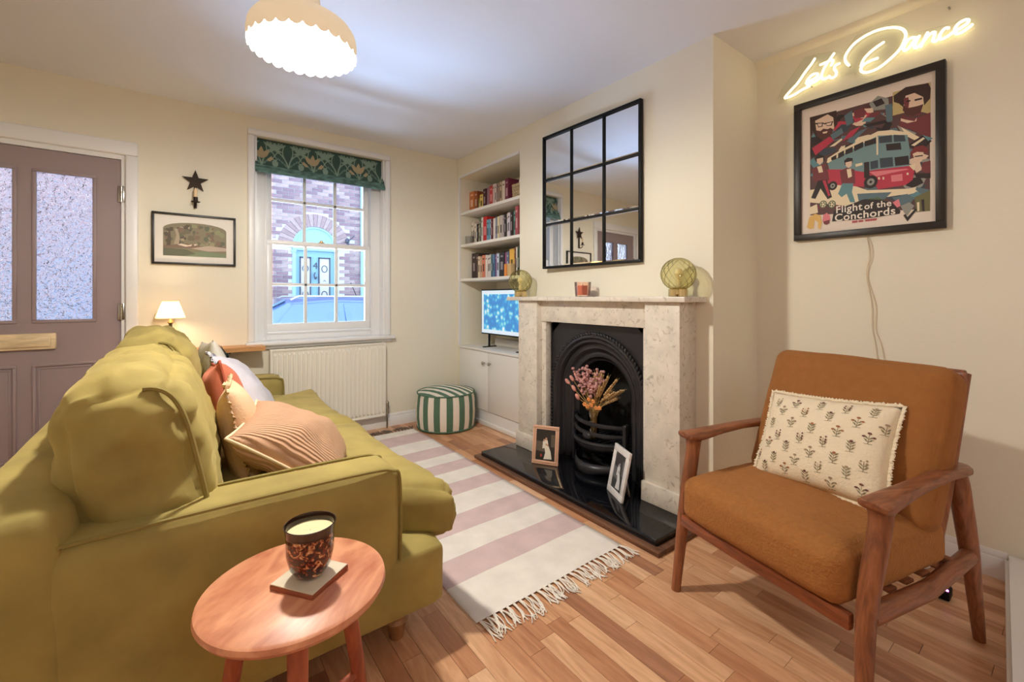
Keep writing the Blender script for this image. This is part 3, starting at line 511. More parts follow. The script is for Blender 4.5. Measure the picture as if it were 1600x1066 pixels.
for i, (k, _, x0, x1, z0) in enumerate(cand):
    dy = rh.uniform(0, .006)
    if k == 0 and i < 300:
        wdt = round(x1-x0, 3)
        key = (wdt, rh.randrange(4))
        if key not in bmesh_cache:
            o = MB().box((0, 0, 0), (wdt, .03, .065)).build('brick', brM[key[1]], hw, world=False, smooth=False); bmesh_cache[key] = o
        else:
            o = bmesh_cache[key].copy(); C.objects.link(o)
        o.location = ((x0+x1)/2, 10.015+dy, z0+.033)
    else:
        far.mi = rh.randrange(4); far.box(((x0+x1)/2, 10.015+dy, z0+.033), (x1-x0, .03, .065))
stuff(far.build('brickwork', brM, hw, smooth=False))
for k in range(23):   # voussoirs of the arch
    a0, a1 = PI*k/23+.006, PI*(k+1)/23-.006; ri, ro = .455, .72
    pts = [(AC+r*math.cos(a), 9.992, AZ+r*math.sin(a)) for r, a in ((ri, a0), (ri, a1), (ro, a1), (ro, a0))]
    MB().prism(pts, (0, .04, 0)).build('arch_brick', brM[(k*3) % 3 if k % 2 else 2], house, smooth=False)
m = MB().b2(DX0, 1.935, 9.995, 10.06, -.28, AZ).b2(2.705, DX1, 9.995, 10.06, -.28, AZ).b2(DX0, DX1, 9.985, 10.06, 2.075, AZ+.02, .006)
m.b2(DX0-.02, 1.945, 9.985, 10.05, 2.03, 2.075, .004)
m.build('door_surround', cyM, house)
pts = [(AC+.445*math.cos(PI*k/20), 10.03, AZ+.02+.43*math.sin(PI*k/20)) for k in range(21)]
m = MB().prism(pts, (0, .03, 0)); m.build('fanlight_panel', M('pale turquoise arch panel', (166, 206, 222), .4), house)
pts2 = [[(AC+r*math.cos(PI*k/20), 10.01, AZ+.02+r*.97*math.sin(PI*k/20)) for r in (.405, .447)] for k in range(21)]
m = MB()
for k in range(20): m.prism([pts2[k][0], pts2[k][1], pts2[k+1][1], pts2[k+1][0]], (0, .03, 0))
m.build('fanlight_rim', cyM, house)
m = MB().b2(1.935, 2.705, 10.03, 10.07, -.28, 2.075)
ed = m.build('street_door', M('turquoise door leaf', (150, 188, 204), .45), house)
ldM = M('leaded pale glass', (222, 214, 206), .25); ddM = M('dark lead lines', (80, 78, 92), .5)
for x0, x1 in ((2.03, 2.21), (2.40, 2.60)):
    m = MB().b2(x0, x1, 10.015, 10.035, .95, 1.92, .004); m.build('door_light', ldM, ed)
    m = MB()
    for a in ((x0-.02, x0, .93, 1.94), (x1, x1+.02, .93, 1.94), (x0-.02, x1+.02, 1.92, 1.945), (x0-.02, x1+.02, .925, .95)): m.b2(a[0], a[1], 10.0, 10.035, a[2], a[3])
    xm = (x0+x1)/2
    for zz in (1.7, 1.15): m.tube([(xm+.055*math.cos(a*PI/8), 10.012, zz+.07*math.sin(a*PI/8)) for a in range(16)], .009, 5, loop=True)
    m.tube([(xm, 10.012, 1.46), (xm+.045, 10.012, 1.41), (xm, 10.012, 1.36), (xm-.045, 10.012, 1.41)], .009, 5, loop=True)
    m.build('lead_line', ddM, ed)
text('4', .2, Matrix.Translation((2.27, 10.025, 1.70)) @ Matrix.Rotation(PI/2, 4, 'X'), ddM, 'door_number', ed, ext=.004)
m = MB().tube(bez([(2.315, 10.01, 1.62), (2.29, 9.995, 1.56), (2.315, 9.99, 1.48), (2.34, 9.995, 1.53)]), .012, 6); m.build('door_knocker', ddM, ed)
MB().b2(DX0-.05, DX1+.05, 9.85, 10.05, -.3, -.26).build('doorstep', mortM, house)
m = MB().b2(-1.5, -.62, 9.97, 10.02, -.28, 2.2, .01).b2(-1.42, -.70, 9.955, 9.98, -.25, 2.05, .006); m.build('neighbour_door', M('bright turquoise door paint', (110, 190, 222), .45), house)
m = MB().tube([(3.30, 9.96, -.3), (3.30, 9.96, 2.0), (3.30, 9.96, 4.8)], .045, 8)
m.build('drainpipe', cyM, house)
m = MB().tube(bez([(2.93, 10.0, 2.3), (2.95, 9.9, 2.34), (3.0, 9.84, 2.36), (3.08, 9.84, 2.44)]), .012, 6); m.ball((2.95, 9.9, 2.33), .05, (1, .8, 1.2)); m.ball((2.96, 9.88, 2.26), .03)
m.build('wall_light', ddM, house)
# parked car, seen from roof to window line through the sash
car = thing('car', 'dark blue parked car with roof rails outside the sash window', 'car', (1.5, 6.9, -.4))
carM = M('metallic blue car paint', (104, 128, 176), .25, metal=.3, coat=.6)
cglM = M('dark tinted car glass', (92, 116, 146), .06, spec=1); tyM = M('black tyre rubber', (25, 25, 27), .8)
sec = []   # stations along x: (x, half width low, belt z, roof z, half width roof)
for x, zb, zr, hw_, hr in ((-2.1, .25, .3, .6, .5), (-2.05, .55, .58, .8, .7), (-1.6, .66, .68, .86, .74), (-.95, .70, .72, .88, .75), (-.35, .72, 1.06, .88, .62), (.2, .73, 1.09, .88, .62), (1.0, .74, 1.07, .88, .62), (1.6, .75, 1.0, .87, .6), (1.95, .74, .8, .84, .66), (2.1, .5, .52, .75, .65)):
    sec.append([(x, -hw_, -.12), (x, -hw_-.02, .2), (x, -hw_, zb), (x, -hr-.02, max(zb+.01, zr-.07)), (x, -hr+.1, zr), (x, 0, zr+.025), (x, hr-.1, zr), (x, hr+.02, max(zb+.01, zr-.07)), (x, hw_, zb), (x, hw_+.02, .2), (x, hw_, -.12)])
T = lambda p: (p[0]+1.5, p[1]+7.15, p[2])
body = MB().rings([[T(p) for p in s] for s in sec]).build('body', carM, car, ang=30)
m = MB()
for x0, x1 in ((-.3, .28), (.36, .98), (1.06, 1.5)):
    for sg in (-1, 1): m.prism([T((x0+(-.2 if x0 < 0 else 0), sg*.885, .76)), T((x1, sg*.885, .76)), T((x1-.02, sg*.665, 1.0)), T((x0+.02, sg*.665, 1.0))], (0, -sg*.02, 0))
m.prism([T((-.95, -.72, .74)), T((-.95, .72, .74)), T((-.36, .58, 1.05)), T((-.36, -.58, 1.05))], (-.015, 0, .02))
m.build('window_glass', cglM, car)
for sg in (-1, 1):
    m = MB().tube([T((-.3, sg*.6, 1.06)), T((-.2, sg*.6, 1.11)), T((1.2, sg*.6, 1.1)), T((1.35, sg*.6, 1.04))], .014, 6); m.build('roof_rail', chromeM, car)
m = MB().tube([T((.72, -.2, 1.09)), T((.62, -.2, 1.32))], .006, 5); m.build('aerial', blackM, car)
for x in (-1.35, 1.35):
    for sg in (-1, 1):
        m = MB().lathe([(.1, -.1), (.3, -.1), (.32, -.06), (.32, .06), (.3, .1), (.18, .1), (.16, .07), (.04, .09)], 24, Matrix.Translation(T((x, sg*.78, -.08))) @ Matrix.Rotation(-sg*PI/2, 4, 'X')); m.build('wheel', tyM, car)
# ------------------------------------------------------------------ fireplace
fp = thing('fireplace_surround', 'cream marble chimneypiece with plain pilasters and a thin mantel shelf', 'fireplace', (2.0, CY, .05))
MB().b2(1.888, B, 1.155, 2.56, 1.074, 1.101, .004).build('mantel_shelf', marbleM, fp)
for y0, y1 in ((1.20, 1.40), (2.26, 2.46)):
    p = MB().b2(1.92, 2.0, y0, y1, .15, 1.074, .003).build('pilaster', marbleM, fp)
    MB().b2(1.905, 2.0, y0-.014, y1+.014, .05, .15, .004).build('plinth', marbleM, p)
MB().b2(1.955, 2.0, 1.40, 2.26, .935, 1.074, .003).build('frieze', marbleM, fp)
m = MB().b2(2.0, B, 1.215, 1.36, .05, 1.074, .002).b2(2.0, B, 2.30, 2.445, .05, 1.074, .002); m.b2(2.02, B, 1.195, 1.215, .05, .15).build('side_return', marbleM, fp)
m = MB().b2(1.965, 2.012, 1.40, 1.442, .05, .935, .002).b2(1.965, 2.012, 2.218, 2.26, .05, .935, .002); m.build('inner_slip', marbleM, fp)
hearth = thing('hearth_slab', 'polished black slate hearth slab with brown wooden edging', 'hearth', (1.86, CY, 0))
MB().b2(1.64, B-.001, 1.135, 2.515, .012, .05, .006, 3).build('slab', slateM, hearth)
m = MB().b2(1.605, 1.648, 1.10, 2.55, 0, .022, .004).b2(1.648, 1.97, 1.10, 1.142, 0, .022, .004).b2(1.648, 2.05, 2.508, 2.55, 0, .022, .004); m.build('edging', stainM, hearth)
ins = thing('fireplace_insert', 'black cast iron arched fireplace insert with rope moulding and bowed grate bars', 'fireplace', (2.02, CY, .05))
ZS = .50
def arch(R, x, z0=.05, n=22):
    P = [(x, CY+R, z0+(ZS-z0)*k/5) for k in range(5)]
    P += [(x, CY+R*math.cos(PI*k/n), ZS+R*math.sin(PI*k/n)) for k in range(n+1)]
    return P+[(x, CY-R, z0+(ZS-z0)*k/5) for k in range(4, -1, -1)]
def sweep(prof):  # prof: (radius, x)
    m = MB(); m.rings([arch(R, x) for R, x in prof], cap=False, closed=False); return m
m = MB(); A1 = arch(.368, 2.022)
def outp(p):
    y, z = p[1]-CY, p[2]
    if z < ZS: return (p[0], CY+(.39 if y > 0 else -.39), z)
    k = min(.39/abs(y) if abs(y) > 1e-6 else 1e9, (.937-ZS)/(z-ZS) if z > ZS+1e-6 else 1e9); return (p[0], CY+y*k, ZS+(z-ZS)*k)
m.rings([A1, [outp(p) for p in A1]], cap=False, closed=False)
for sg in (-1, 1): m.poly([(2.022, CY+sg*.39, .937), (2.022, CY+sg*.39, .937-.085), (2.022, CY+sg*.30, .937)])
m.build('face_plate', ironM, ins)
sweep([(.372, 2.022), (.366, 2.008), (.352, 2.005), (.346, 2.012), (.338, 2.02), (.325, 2.018), (.318, 2.026), (.31, 2.045), (.296, 2.05), (.285, 2.046), (.278, 2.05), (.27, 2.066), (.255, 2.074), (.24, 2.07), (.23, 2.074), (.222, 2.09), (.206, 2.098), (.203, 2.115)]).build('arch_moulding', ironM, ins)
P = arch(.376, 2.012, n=30); PP = [Vector(p) for p in P]; m = MB(); acc = 0; nxt = 0; seg = .0165
L_ = sum((PP[i+1]-PP[i]).length for i in range(len(PP)-1)); nb = int(L_/.024)
for k in range(nb):
    d = (k+.5)*L_/nb; i = 0
    while i < len(PP)-2 and d > (PP[i+1]-PP[i]).length: d -= (PP[i+1]-PP[i]).length; i += 1
    t = (PP[i+1]-PP[i]).normalized(); c = PP[i]+t*d
    a = math.atan2(t.z, t.y)
    m.ball(c, .0145, (.75, 1.15, .62), 8, Matrix.Rotation(a+.75, 4, 'X'))
m.build('rope_moulding', ironM, ins)
m = MB()   # fire box: splayed sides, back and floor
bx = lambda y, z, x: (x, CY+y, z)
m.rings([arch(.205, 2.11), [(x+.2, CY+(y-CY)*.72, z) for x, y, z in arch(.205, 2.14)]], cap=False, closed=False)
m.build('fire_box', sootM, ins)
m = MB().b2(2.335, 2.36, CY-.2, CY+.2, .05, .75); m.b2(2.11, 2.34, CY-.2, CY+.2, .05, .06); m.b2(2.10, 2.34, CY-.2, CY+.2, .185, .2); m.build('fire_back', sootM, ins)
def bow(z, y0, d, r, nm, fl=1.0, rise=0):
    pts = [(2.07-d*math.sin(PI*k/14)**.75, CY-y0+2*y0*k/14, z+rise*math.cos(PI*k/14)) for k in range(15)]
    return MB().tube(pts, r, 8, flat=fl).build(nm, ironM, ins)
bow(.335, .205, .10, .010, 'grate_bar', 1.3); bow(.282, .205, .115, .011, 'grate_bar', 1.2); bow(.232, .21, .14, .012, 'grate_bar')
def shell(z0, z1, d0, d1, y0, nm, t=.006):   # bowed apron
    R_ = []
    for z, d in ((z0, d0), ((z0+z1)/2, (d0+d1)/2+.008), (z1, d1)):
        R_.append([(2.07-d*math.sin(PI*k/18)**.75, CY-y0+2*y0*k/18, z+(.012*math.sin(PI*k/6) if z == z0 else 0)) for k in range(19)])
    m = MB().rings(R_, cap=False, closed=False); o = m.build(nm, ironM, ins); md = o.modifiers.new('thick', 'SOLIDIFY'); md.thickness = t; return o
shell(.175, .232, .11, .145, .21, 'grate_apron')
for k in range(-3, 4): MB().ball((1.955+.011*abs(k), CY+k*.034, .2), .013, (.5, 1, 1), 8).build('grate_boss', ironM, ins)
MB().ball((1.945, CY, .268), .022, (.5, 1.5, 1), 10).build('grate_shield', ironM, ins)
m = MB()
for k in range(9): y = CY-.16+k*.04; m.tube([(1.97+.02*abs(k-4)/4, y, .215), (2.12, y, .205), (2.3, y, .205)], .006, 6)
m.build('fire_grid', ironM, ins)
for sg in (-1, 1):
    m = MB().b2(2.035, 2.075, CY+sg*.205-.012, CY+sg*.205+.012, .05, .36, .005); m.build('grate_post', ironM, ins)
shell(.052, .115, .155, .14, .2, 'ash_guard')
# fireside screen ring glimpsed behind: curl of iron
m = MB().tube(bez([(2.14, CY+.19, .38), (2.11, CY+.14, .37), (2.12, CY+.09, .40), (2.15, CY+.05, .43)]), .006, 6); m.tube(bez([(2.14, CY+.19, .395), (2.11, CY+.14, .385), (2.12, CY+.09, .415), (2.15, CY+.05, .445)]), .004, 6)
m.build('damper_lever', M('tarnished brass rod', (150, 130, 96), .4, metal=.8), ins)
# ------------------------------------------------------------------ vase of dried flowers in the grate
VX, VY, VZ = 2.045, CY+.035, .215
vase = thing('vase', 'clear glass vase holding dried flowers in the fireplace grate', 'vase', (VX, VY, VZ))
m = MB().lathe([(.026, 0), (.033, .004), (.034, .06), (.036, .18), (.034, .18), (.031, .06), (.028, .008), (0.001, .008)], 24); m.build('glass', clearM, vase, world=False)
stemM = M('dried straw stem', (206, 172, 112), .8, var=.15, vscale=40); rf = random.Random(11)
def stem_(root, tip, r=.0016):
    a = Vector((rf.uniform(-.02, .02), rf.uniform(-.02, .02), VZ+.015)); b = Vector((VX+(tip[0]-VX)*.16, VY+(tip[1]-VY)*.2, VZ+.19))
    a += Vector((VX, VY, 0)); return MB().tube(bez([a, b, (Vector(tip)+b)*.5+Vector((0, 0, .006)), tip], 4), r, 5).build('stem', stemM, root)
pinkM = M('dusty pink dried bloom', (226, 160, 146), .9, var=.2, vscale=50, bump=.3, bscale=200); mvM = M('mauve dried statice', (206, 154, 150), .95, var=.2, vscale=60, bump=.4, bscale=160)
whM = M('golden dried wheat', (220, 184, 132), .9, var=.2, vscale=60); orM = M('orange dried bud', (226, 150, 84), .85, var=.15, vscale=50)
for y, z, x in ((.205, .575, 2.0), (.165, .60, 2.0), (.15, .62, 2.02), (.13, .545, 1.98), (.09, .5, 1.97)):
    t = thing('bunny_tail_grass', 'pink dried bunny tail leaning out to the left of the glass vase', 'dried flower', (VX, VY, VZ), group='bunny tails in the hearth vase')
    tip = Vector((x, CY+y, z-.03)); stem_(t, tip)
    d = Vector((x-VX, y-.035, .16)).normalized(); q = d.to_track_quat('Z', 'Y').to_matrix().to_4x4()
    MB().ball(tip+d*.014, .012, (1, 1, 1.9), 10, q).build('head', pinkM, t)
for k in range(9):
    y, z, x = .105-.019*k+rf.uniform(-.01, .01), .60+.045*math.sin(k*1.9+.6)+rf.uniform(0, .03), 1.98+rf.uniform(0, .05)
    t = thing('dried_statice', 'mauve pink dried statice sprig in the glass vase on the grate', 'dried flower', (VX, VY, VZ), group='statice sprigs in the hearth vase')
    tip = Vector((x, CY+y, z)); stem_(t, tip-Vector((0, 0, .04)))
    m = MB()
    for q in range(24): m.ball(tip+Vector((rf.gauss(0, .013), rf.gauss(0, .014), rf.uniform(-.085, .015))), rf.uniform(.007, .0125), (1, 1, .8), 6)
    m.build('head', mvM, t, ang=0)
for k in range(18):
    y, z, x = -.01-.0135*k*.9+rf.uniform(-.012, .012), .60-.004*k+rf.uniform(-.06, .05), 1.975+rf.uniform(0, .08)
    t = thing('dried_wheat', 'golden dried wheat ear fanning out to the right in the glass vase', 'dried flower', (VX, VY, VZ), group='wheat ears in the hearth vase')
    tip = Vector((x, CY+y, z)); stem_(t, tip, .0013); d = (tip-Vector((VX, VY, VZ+.19))).normalized(); m = MB(); n_ = Vector((0, 0, 1)).cross(d).normalized()
    for q in range(9):
        c = tip-d*(.085-.0105*q); sd = n_ if q % 2 else -n_
        m.ball(c+sd*.006, .0065, (.9, .9, 2.0), 6, (d+sd*.35).to_track_quat('Z', 'Y').to_matrix().to_4x4())
        m.tube([c, c+d*.03+sd*.016], .0007, 3)
    m.build('ear', whM, t, ang=0)
for y, z in ((.03, .43), (.0, .445), (-.04, .435), (-.065, .44), (.055, .44), (-.015, .47), (.02, .475)):
    t = thing('dried_bud', 'small orange dried bud low over the rim of the glass vase', 'dried flower', (VX, VY, VZ), group='orange buds in the hearth vase')
    tip = Vector((1.99, CY+y, z)); stem_(t, tip)
    m = MB()
    for q in range(5): m.ball(tip+Vector((-.004, math.cos(q*1.26)*.009, math.sin(q*1.26)*.008)), .009, (.8, 1, .7), 6)
    m.build('head', orM, t, ang=0)
# ------------------------------------------------------------------ photo frames on the hearth
def photo_frame(name, label, Mx, w_, h_, bw, mats, art):
    t = thing(name, label, 'photo frame', M4=Mx)
    m = MB()
    for x0, x1, z0, z1 in ((-w_/2, w_/2, 0, bw), (-w_/2, w_/2, h_-bw, h_), (-w_/2, -w_/2+bw, bw, h_-bw), (w_/2-bw, w_/2, bw, h_-bw)): m.b2(x0, x1, -.007, .007, z0, z1, .002)
    m.build('frame', mats[0], t, world=False)
    if mats[1]:
        m = MB(); b = bw*.45
        for x0, x1, z0, z1 in ((-w_/2+b, w_/2-b, b, b+.003), (-w_/2+b, w_/2-b, h_-b-.003, h_-b), (-w_/2+b, -w_/2+b+.003, b, h_-b), (w_/2-b-.003, w_/2-b, b, h_-b)): m.b2(x0, x1, -.0085, -.006, z0, z1)
        m.build('inlay', mats[1], t, world=False)
    MB().b2(-w_/2+bw, w_/2-bw, -.003, .003, bw, h_-bw).build('backing', mats[2], t, world=False)
    m = MB(); ms = []; iw, ih = w_-2*bw, h_-2*bw
    for k, (c, pts) in enumerate(art):
        f = flat(c, .5)
        if f not in ms: ms.append(f)
        m.mi = ms.index(f); m.poly([(-iw/2+iw*x, -.0034-.00025*k, bw+ih*y) for x, y in pts])
    m.build('photo_print', ms, t, world=False)
    m = MB(); m.rings([[(-.02, .006, h_*.7), (.02, .006, h_*.7)], [(-.03, .075, .004), (.03, .075, .004)]], cap=False, closed=False); o = m.build('easel_back', mats[0], t, world=False); md = o.modifiers.new('t', 'SOLIDIFY'); md.thickness = .003
    return t
couple = lambda d, mid, pale, skin: [(d, [(0, 0), (1, 0), (1, 1), (0, 1)]), (mid, [(0, .3), (.45, .28), (.5, .6), (0, .62)]), (mid, [(.78, .45), (.98, .45), (.98, .85), (.78, .85)]), (pale, [(.42, .04), (.85, .06), (.78, .3), (.66, .48), (.6, .66), (.48, .66), (.46, .4), (.5, .25)]), (pale, [(.34, .38), (.46, .4), (.48, .66), (.36, .62)]), (skin, [(.46, .66), (.5, .75), (.57, .74), (.58, .66)]), (skin, [(.37, .62), (.4, .7), (.46, .68), (.46, .62)]), (skin, [(.5, .5), (.66, .46), (.66, .52), (.52, .56)])]
fa = math.atan2(1.998-2.145, 1.87-1.781)
photo_frame('photo_frame', 'pink and gold framed wedding photo standing on the left of the black hearth', place((1.826, 2.072, .05), rx=-.16, rz=fa), .172, .235, .024, (M('rose gold painted wood', (226, 176, 150), .4), goldM, M('grey board', (90, 84, 80), .8)), couple((40, 34, 28), (96, 84, 70), (232, 222, 204), (196, 150, 120)) + [((180, 60, 40), [(.25, .1), (.33, .12), (.33, .2), (.25, .2)])])
fb = math.atan2(1.439-1.602, 1.788-1.867)
t = photo_frame('photo_frame', 'white marbled frame with a black and white photo, on the right of the hearth', place((1.828, 1.52, .05), rx=-.2, rz=fb+.0), .178, .255, .034, (M('white marbled frame', (232, 228, 226), .35, var=.12, vscale=25, det=8), None, M('grey board b', (90, 84, 80), .8)), couple((54, 54, 56), (100, 100, 104), (216, 216, 218), (170, 170, 172)))
# ------------------------------------------------------------------ mantel ornaments and mirror
def globe_lamp(loc, label, r, zr):
    t = thing('globe_lamp', label, 'lamp', loc, zr, group='smoked glass globe lamps on the mantel')
    nr = 28
    def gl(rr):
        def fn(u, v):
            th_ = .16+v*(PI-.32); ph = u*2*PI+ (v-.5)*2.0
            q = rr*(1+.045*math.cos(nr/2*(u*2*PI))); return (q*math.sin(th_)*math.cos(ph), q*math.sin(th_)*math.sin(ph), .036+r-q*math.cos(th_)*-1 if False else .030+r+rr*math.cos(PI-th_))
        return fn
    m = MB().grid(gl(r), 112, 28, True)
    m.build('globe', smokeM, t, world=False, ang=0)
    m = MB()
    for k in range(3): m.lathe([(.021, 0), (.023, .002), (.023, .036), (.021, .038)], 20, Matrix.Translation((.026*math.cos(k*2*PI/3), .026*math.sin(k*2*PI/3), 0)))
    m.lathe([(.03, .012), (.03, .045), (.018, .048)], 24)
    m.build('base', goldM, t, world=False)
    m = MB().lathe([(.012, .045), (.012, .08), (.006, .085), (.022, .115), (.016, .138), (.002, .143)], 14); m.build('bulb', M('unlit pearl bulb', (240, 226, 190), .25), t, world=False)
    return t
smokeM = bpy.data.materials.new('olive smoked ribbed glass'); smokeM.use_nodes = True
nt = smokeM.node_tree; nt.nodes.clear(); _o = nt.nodes.new('ShaderNodeOutputMaterial'); _t = nt.nodes.new('ShaderNodeBsdfTransparent'); _g = nt.nodes.new('ShaderNodeBsdfGlossy'); _x = nt.nodes.new('ShaderNodeMixShader'); _f = nt.nodes.new('ShaderNodeLayerWeight')
_f.inputs[0].default_value = .45; _t.inputs[0].default_value = (.88, .86, .68, 1); _g.inputs[0].default_value = (.9, .85, .6, 1); _g.inputs['Roughness'].default_value = .05
_m = nt.nodes.new('ShaderNodeMath'); _m.operation = 'MULTIPLY'; _m.inputs[1].default_value = .45
_f.inputs[0].default_value = .55; _cr = nt.nodes.new('ShaderNodeValToRGB'); _cr.color_ramp.elements[0].position = .35; _cr.color_ramp.elements[0].color = (.90, .88, .68, 1); _cr.color_ramp.elements[1].position = .85; _cr.color_ramp.elements[1].color = (.30, .27, .10, 1)
nt.links.new(_f.outputs['Facing'], _cr.inputs[0]); nt.links.new(_cr.outputs[0], _t.inputs[0])
nt.links.new(_f.outputs['Facing'], _m.inputs[0]); nt.links.new(_m.outputs[0], _x.inputs[0]); nt.links.new(_t.outputs[0], _x.inputs[1]); nt.links.new(_g.outputs[0], _x.inputs[2]); nt.links.new(_x.outputs[0], _o.inputs[0])
globe_lamp((1.985, 1.248, 1.101), 'smoked glass globe lamp at the right end of the mantel, beside the chimney corner', .082, .4)
globe_lamp((1.96, 2.49, 1.101), 'smoked glass globe lamp at the left end of the mantel, in front of the bookshelves', .082, 1.1)
t = thing('candle', 'coral pink candle in a square-sided glass tumbler on the mantel below the mirror', 'candle', (1.985, 1.90, 1.101))
m = MB().lathe([(.042, 0), (.046, .004), (.052, .09), (.049, .09), (.043, .01), (.001, .008)], 28); m.build('glass', pane_glass('pink tinted glass', (1, .90, .86), .8), t, world=False)
m = MB().lathe([(.0415, .011), (.046, .068), (.001, .067)], 28); m.build('wax', M('coral wax', (232, 150, 132), .5), t, world=False)
m = MB().tube([(0, 0, .066), (.001, .001, .077)], .0012, 5); m.build('wick', blackM, t, world=False)
# mirror hangs a touch proud at its near edge
mir = thing('mirror', 'black framed nine pane window mirror above the mantel', 'mirror', M4=place((B-.05, 2.325, 1.295), rz=math.radians(2.4)))
mh, mw = .92, .797; fr = .016
m = MB()
for y0, y1, z0, z1 in ((-mw, 0, 0, fr), (-mw, 0, mh-fr, mh), (-mw, -mw+fr, fr, mh-fr), (-fr, 0, fr, mh-fr)): m.b2(-.014, .012, y0, y1, z0, z1, .0015)
m.build('frame', blackM, mir, world=False)
for k in (1, 2): MB().b2(-.012, .006, -mw*k/3-.006, -mw*k/3+.006, fr, mh-fr, .001).build('glazing_bar', blackM, mir, world=False); MB().b2(-.0115, .006, -mw+fr, -fr, mh*k/3-.006, mh*k/3+.006, .001).build('glazing_bar', blackM, mir, world=False)
for a in range(3):
    for b in range(3):
        y0, y1 = -mw*(a+1)/3+(fr if a == 2 else .006), -mw*a/3-(fr if a == 0 else .006); z0, z1 = mh*b/3+(fr if b == 0 else .006), mh*(b+1)/3-(fr if b == 2 else .006)
        m = MB(); bv = .009
        m.rings([[(-.002, y0, z0), (-.002, y1, z0), (-.002, y1, z1), (-.002, y0, z1)], [(-.0032, y0+bv, z0+bv), (-.0032, y1-bv, z0+bv), (-.0032, y1-bv, z1-bv), (-.0032, y0+bv, z1-bv)]], cap=True)
        m.build('mirror_pane', mirrorM, mir, world=False, smooth=False)
# ------------------------------------------------------------------ built-in alcove: cupboard, shelves, television, books
cab = thing('alcove_cabinet', 'white two door cupboard built into the alcove under the television', 'cabinet', (2.28, 3.11, 0))
MB().b2(2.105, RX-.002, R0+.002, R1-.002, .12, .63).build('carcass', cabM, cab)
MB().b2(2.078, RX-.002, R0+.002, R1-.002, .63, .65, .003).build('worktop', cabM, cab)
MB().b2(2.095, 2.13, R0+.002, R1-.002, 0, .12, .002).b2(2.08, 2.1, R0+.002, R1-.002, 0, .035, .004).build('plinth', trimM, cab)
for y0, y1, ky in ((3.096, R1-.004, 3.14), (R0+.004, 3.092, 3.048)):
    d = MB().b2(2.084, 2.104, y0, y1, .127, .626, .003).build('cupboard_door', cabM, cab)
    k = MB().lathe([(.006, 0), (.006, .012), (.014, .018), (.015, .026), (.009, .031), (.001, .032)], 16, Matrix.Translation((2.084, ky, .535)) @ Matrix.Rotation(-PI/2, 4, 'Y')).build('knob', chromeM, d)
for z, nm in ((1.885, 'top'), (1.585, 'middle'), (1.268, 'bottom')):
    s = MB().b2(2.092, RX-.002, R0+.002, R1-.002, z-.025, z, .003).build('alcove_shelf', cabM)
    tag(s, 'white painted %s book shelf fitted across the alcove' % nm, 'shelf', 'alcove shelves')
m = MB()
for y0, y1, z0, z1 in ((R1-.003, R1+.02, .65, RT+.01), (R0, R1+.02, RT-.003, RT+.02)): m.b2(2.078, 2.095, y0, y1, z0, z1, .004)
struct(m.build('trim_4', trimM))
pgM = M('book page block', (226, 214, 190), .9, bump=.3, bscale=200, stretch=(30, 1, 1))
rk = random.Random(4); NTH = ['first', 'second', 'third', 'fourth', 'fifth', 'sixth', 'seventh', 'eighth', 'ninth', 'tenth', 'eleventh', 'twelfth', 'thirteenth', 'fourteenth', 'fifteenth', 'sixteenth', 'seventeenth', 'eighteenth', 'nineteenth', 'twentieth', 'twenty-first', 'twenty-second']
for nm, z, R_ in (('top', 1.885, B1), ('middle', 1.585, B2), ('bottom', 1.268, B3)):
    for i, (ya, yb, h, d, c) in enumerate(R_):
        h *= 1.02; dp = min(.17, h*.72); x0 = 2.19+rk.uniform(0, .012); t_ = ya-yb; g = .0008; m = MB()
        m.b2(x0, x0+.004, yb+g, ya-g, z, z+h, .0015); m.b2(x0+.002, x0+dp, yb+g, yb+g+.0025, z, z+h); m.b2(x0+.002, x0+dp, ya-g-.0025, ya-g, z, z+h)
        m.mi = 1; m.b2(x0+.004, x0+dp-.005, yb+g+.0025, ya-g-.0025, z+.002, z+h-.005)
        lum = sum(c)/3; m.mi = 2; w2 = t_*.22; yc_ = (ya+yb)/2
        for a, b in ((.80, .87), (.30, .62)):
            if rk.random() < .8: m.b2(x0-.0006, x0+.001, yc_-w2, yc_+w2, z+h*a, z+h*b)
        c2 = tuple(int(v*.45) for v in c) if lum > 130 else tuple(min(255, int(v*.5+130)) for v in c)
        o = m.build('book', [M('book cover %s' % d, c, .55), pgM, M('book spine lettering %s' % d, c2, .6)], smooth=False)
        tag(o, '%s book, %s from the left on the %s alcove shelf' % (d, NTH[i], nm), 'book', 'books on the %s alcove shelf' % nm)
# small books standing in front of the navy one, a tumbler, a wicker basket with bottles
for ya, yb, d, c in ((2.935, 2.905, 'orange', (232, 150, 70)), (2.895, 2.845, 'tan', (206, 176, 130))):
    m = MB().b2(2.14, 2.185, yb, ya, 1.268, 1.37, .002); m.mi = 1; m.b2(2.145, 2.183, yb+.003, ya-.003, 1.37, 1.371)
    tag(m.build('book', [M('small cover '+d, c, .6), pgM]), 'small %s book standing in front of the navy black book' % d, 'book')
t = MB().lathe([(.03, 0), (.034, .004), (.038, .075), (.035, .075), (.031, .008), (.001, .006)], 20, Matrix.Translation((2.15, 3.50, 1.585))).build('tumbler', M('grey frosted glass', (170, 164, 152), .3, trans=.4)); tag(t, 'grey glass tumbler at the left end of the middle alcove shelf', 'tumbler')
wkM = M('woven seagrass', (196, 176, 142), .9, var=.2, vscale=60)
bk = thing('wicker_basket', 'woven seagrass basket at the right end of the top alcove shelf', 'basket', (2.22, 2.755, 1.885))
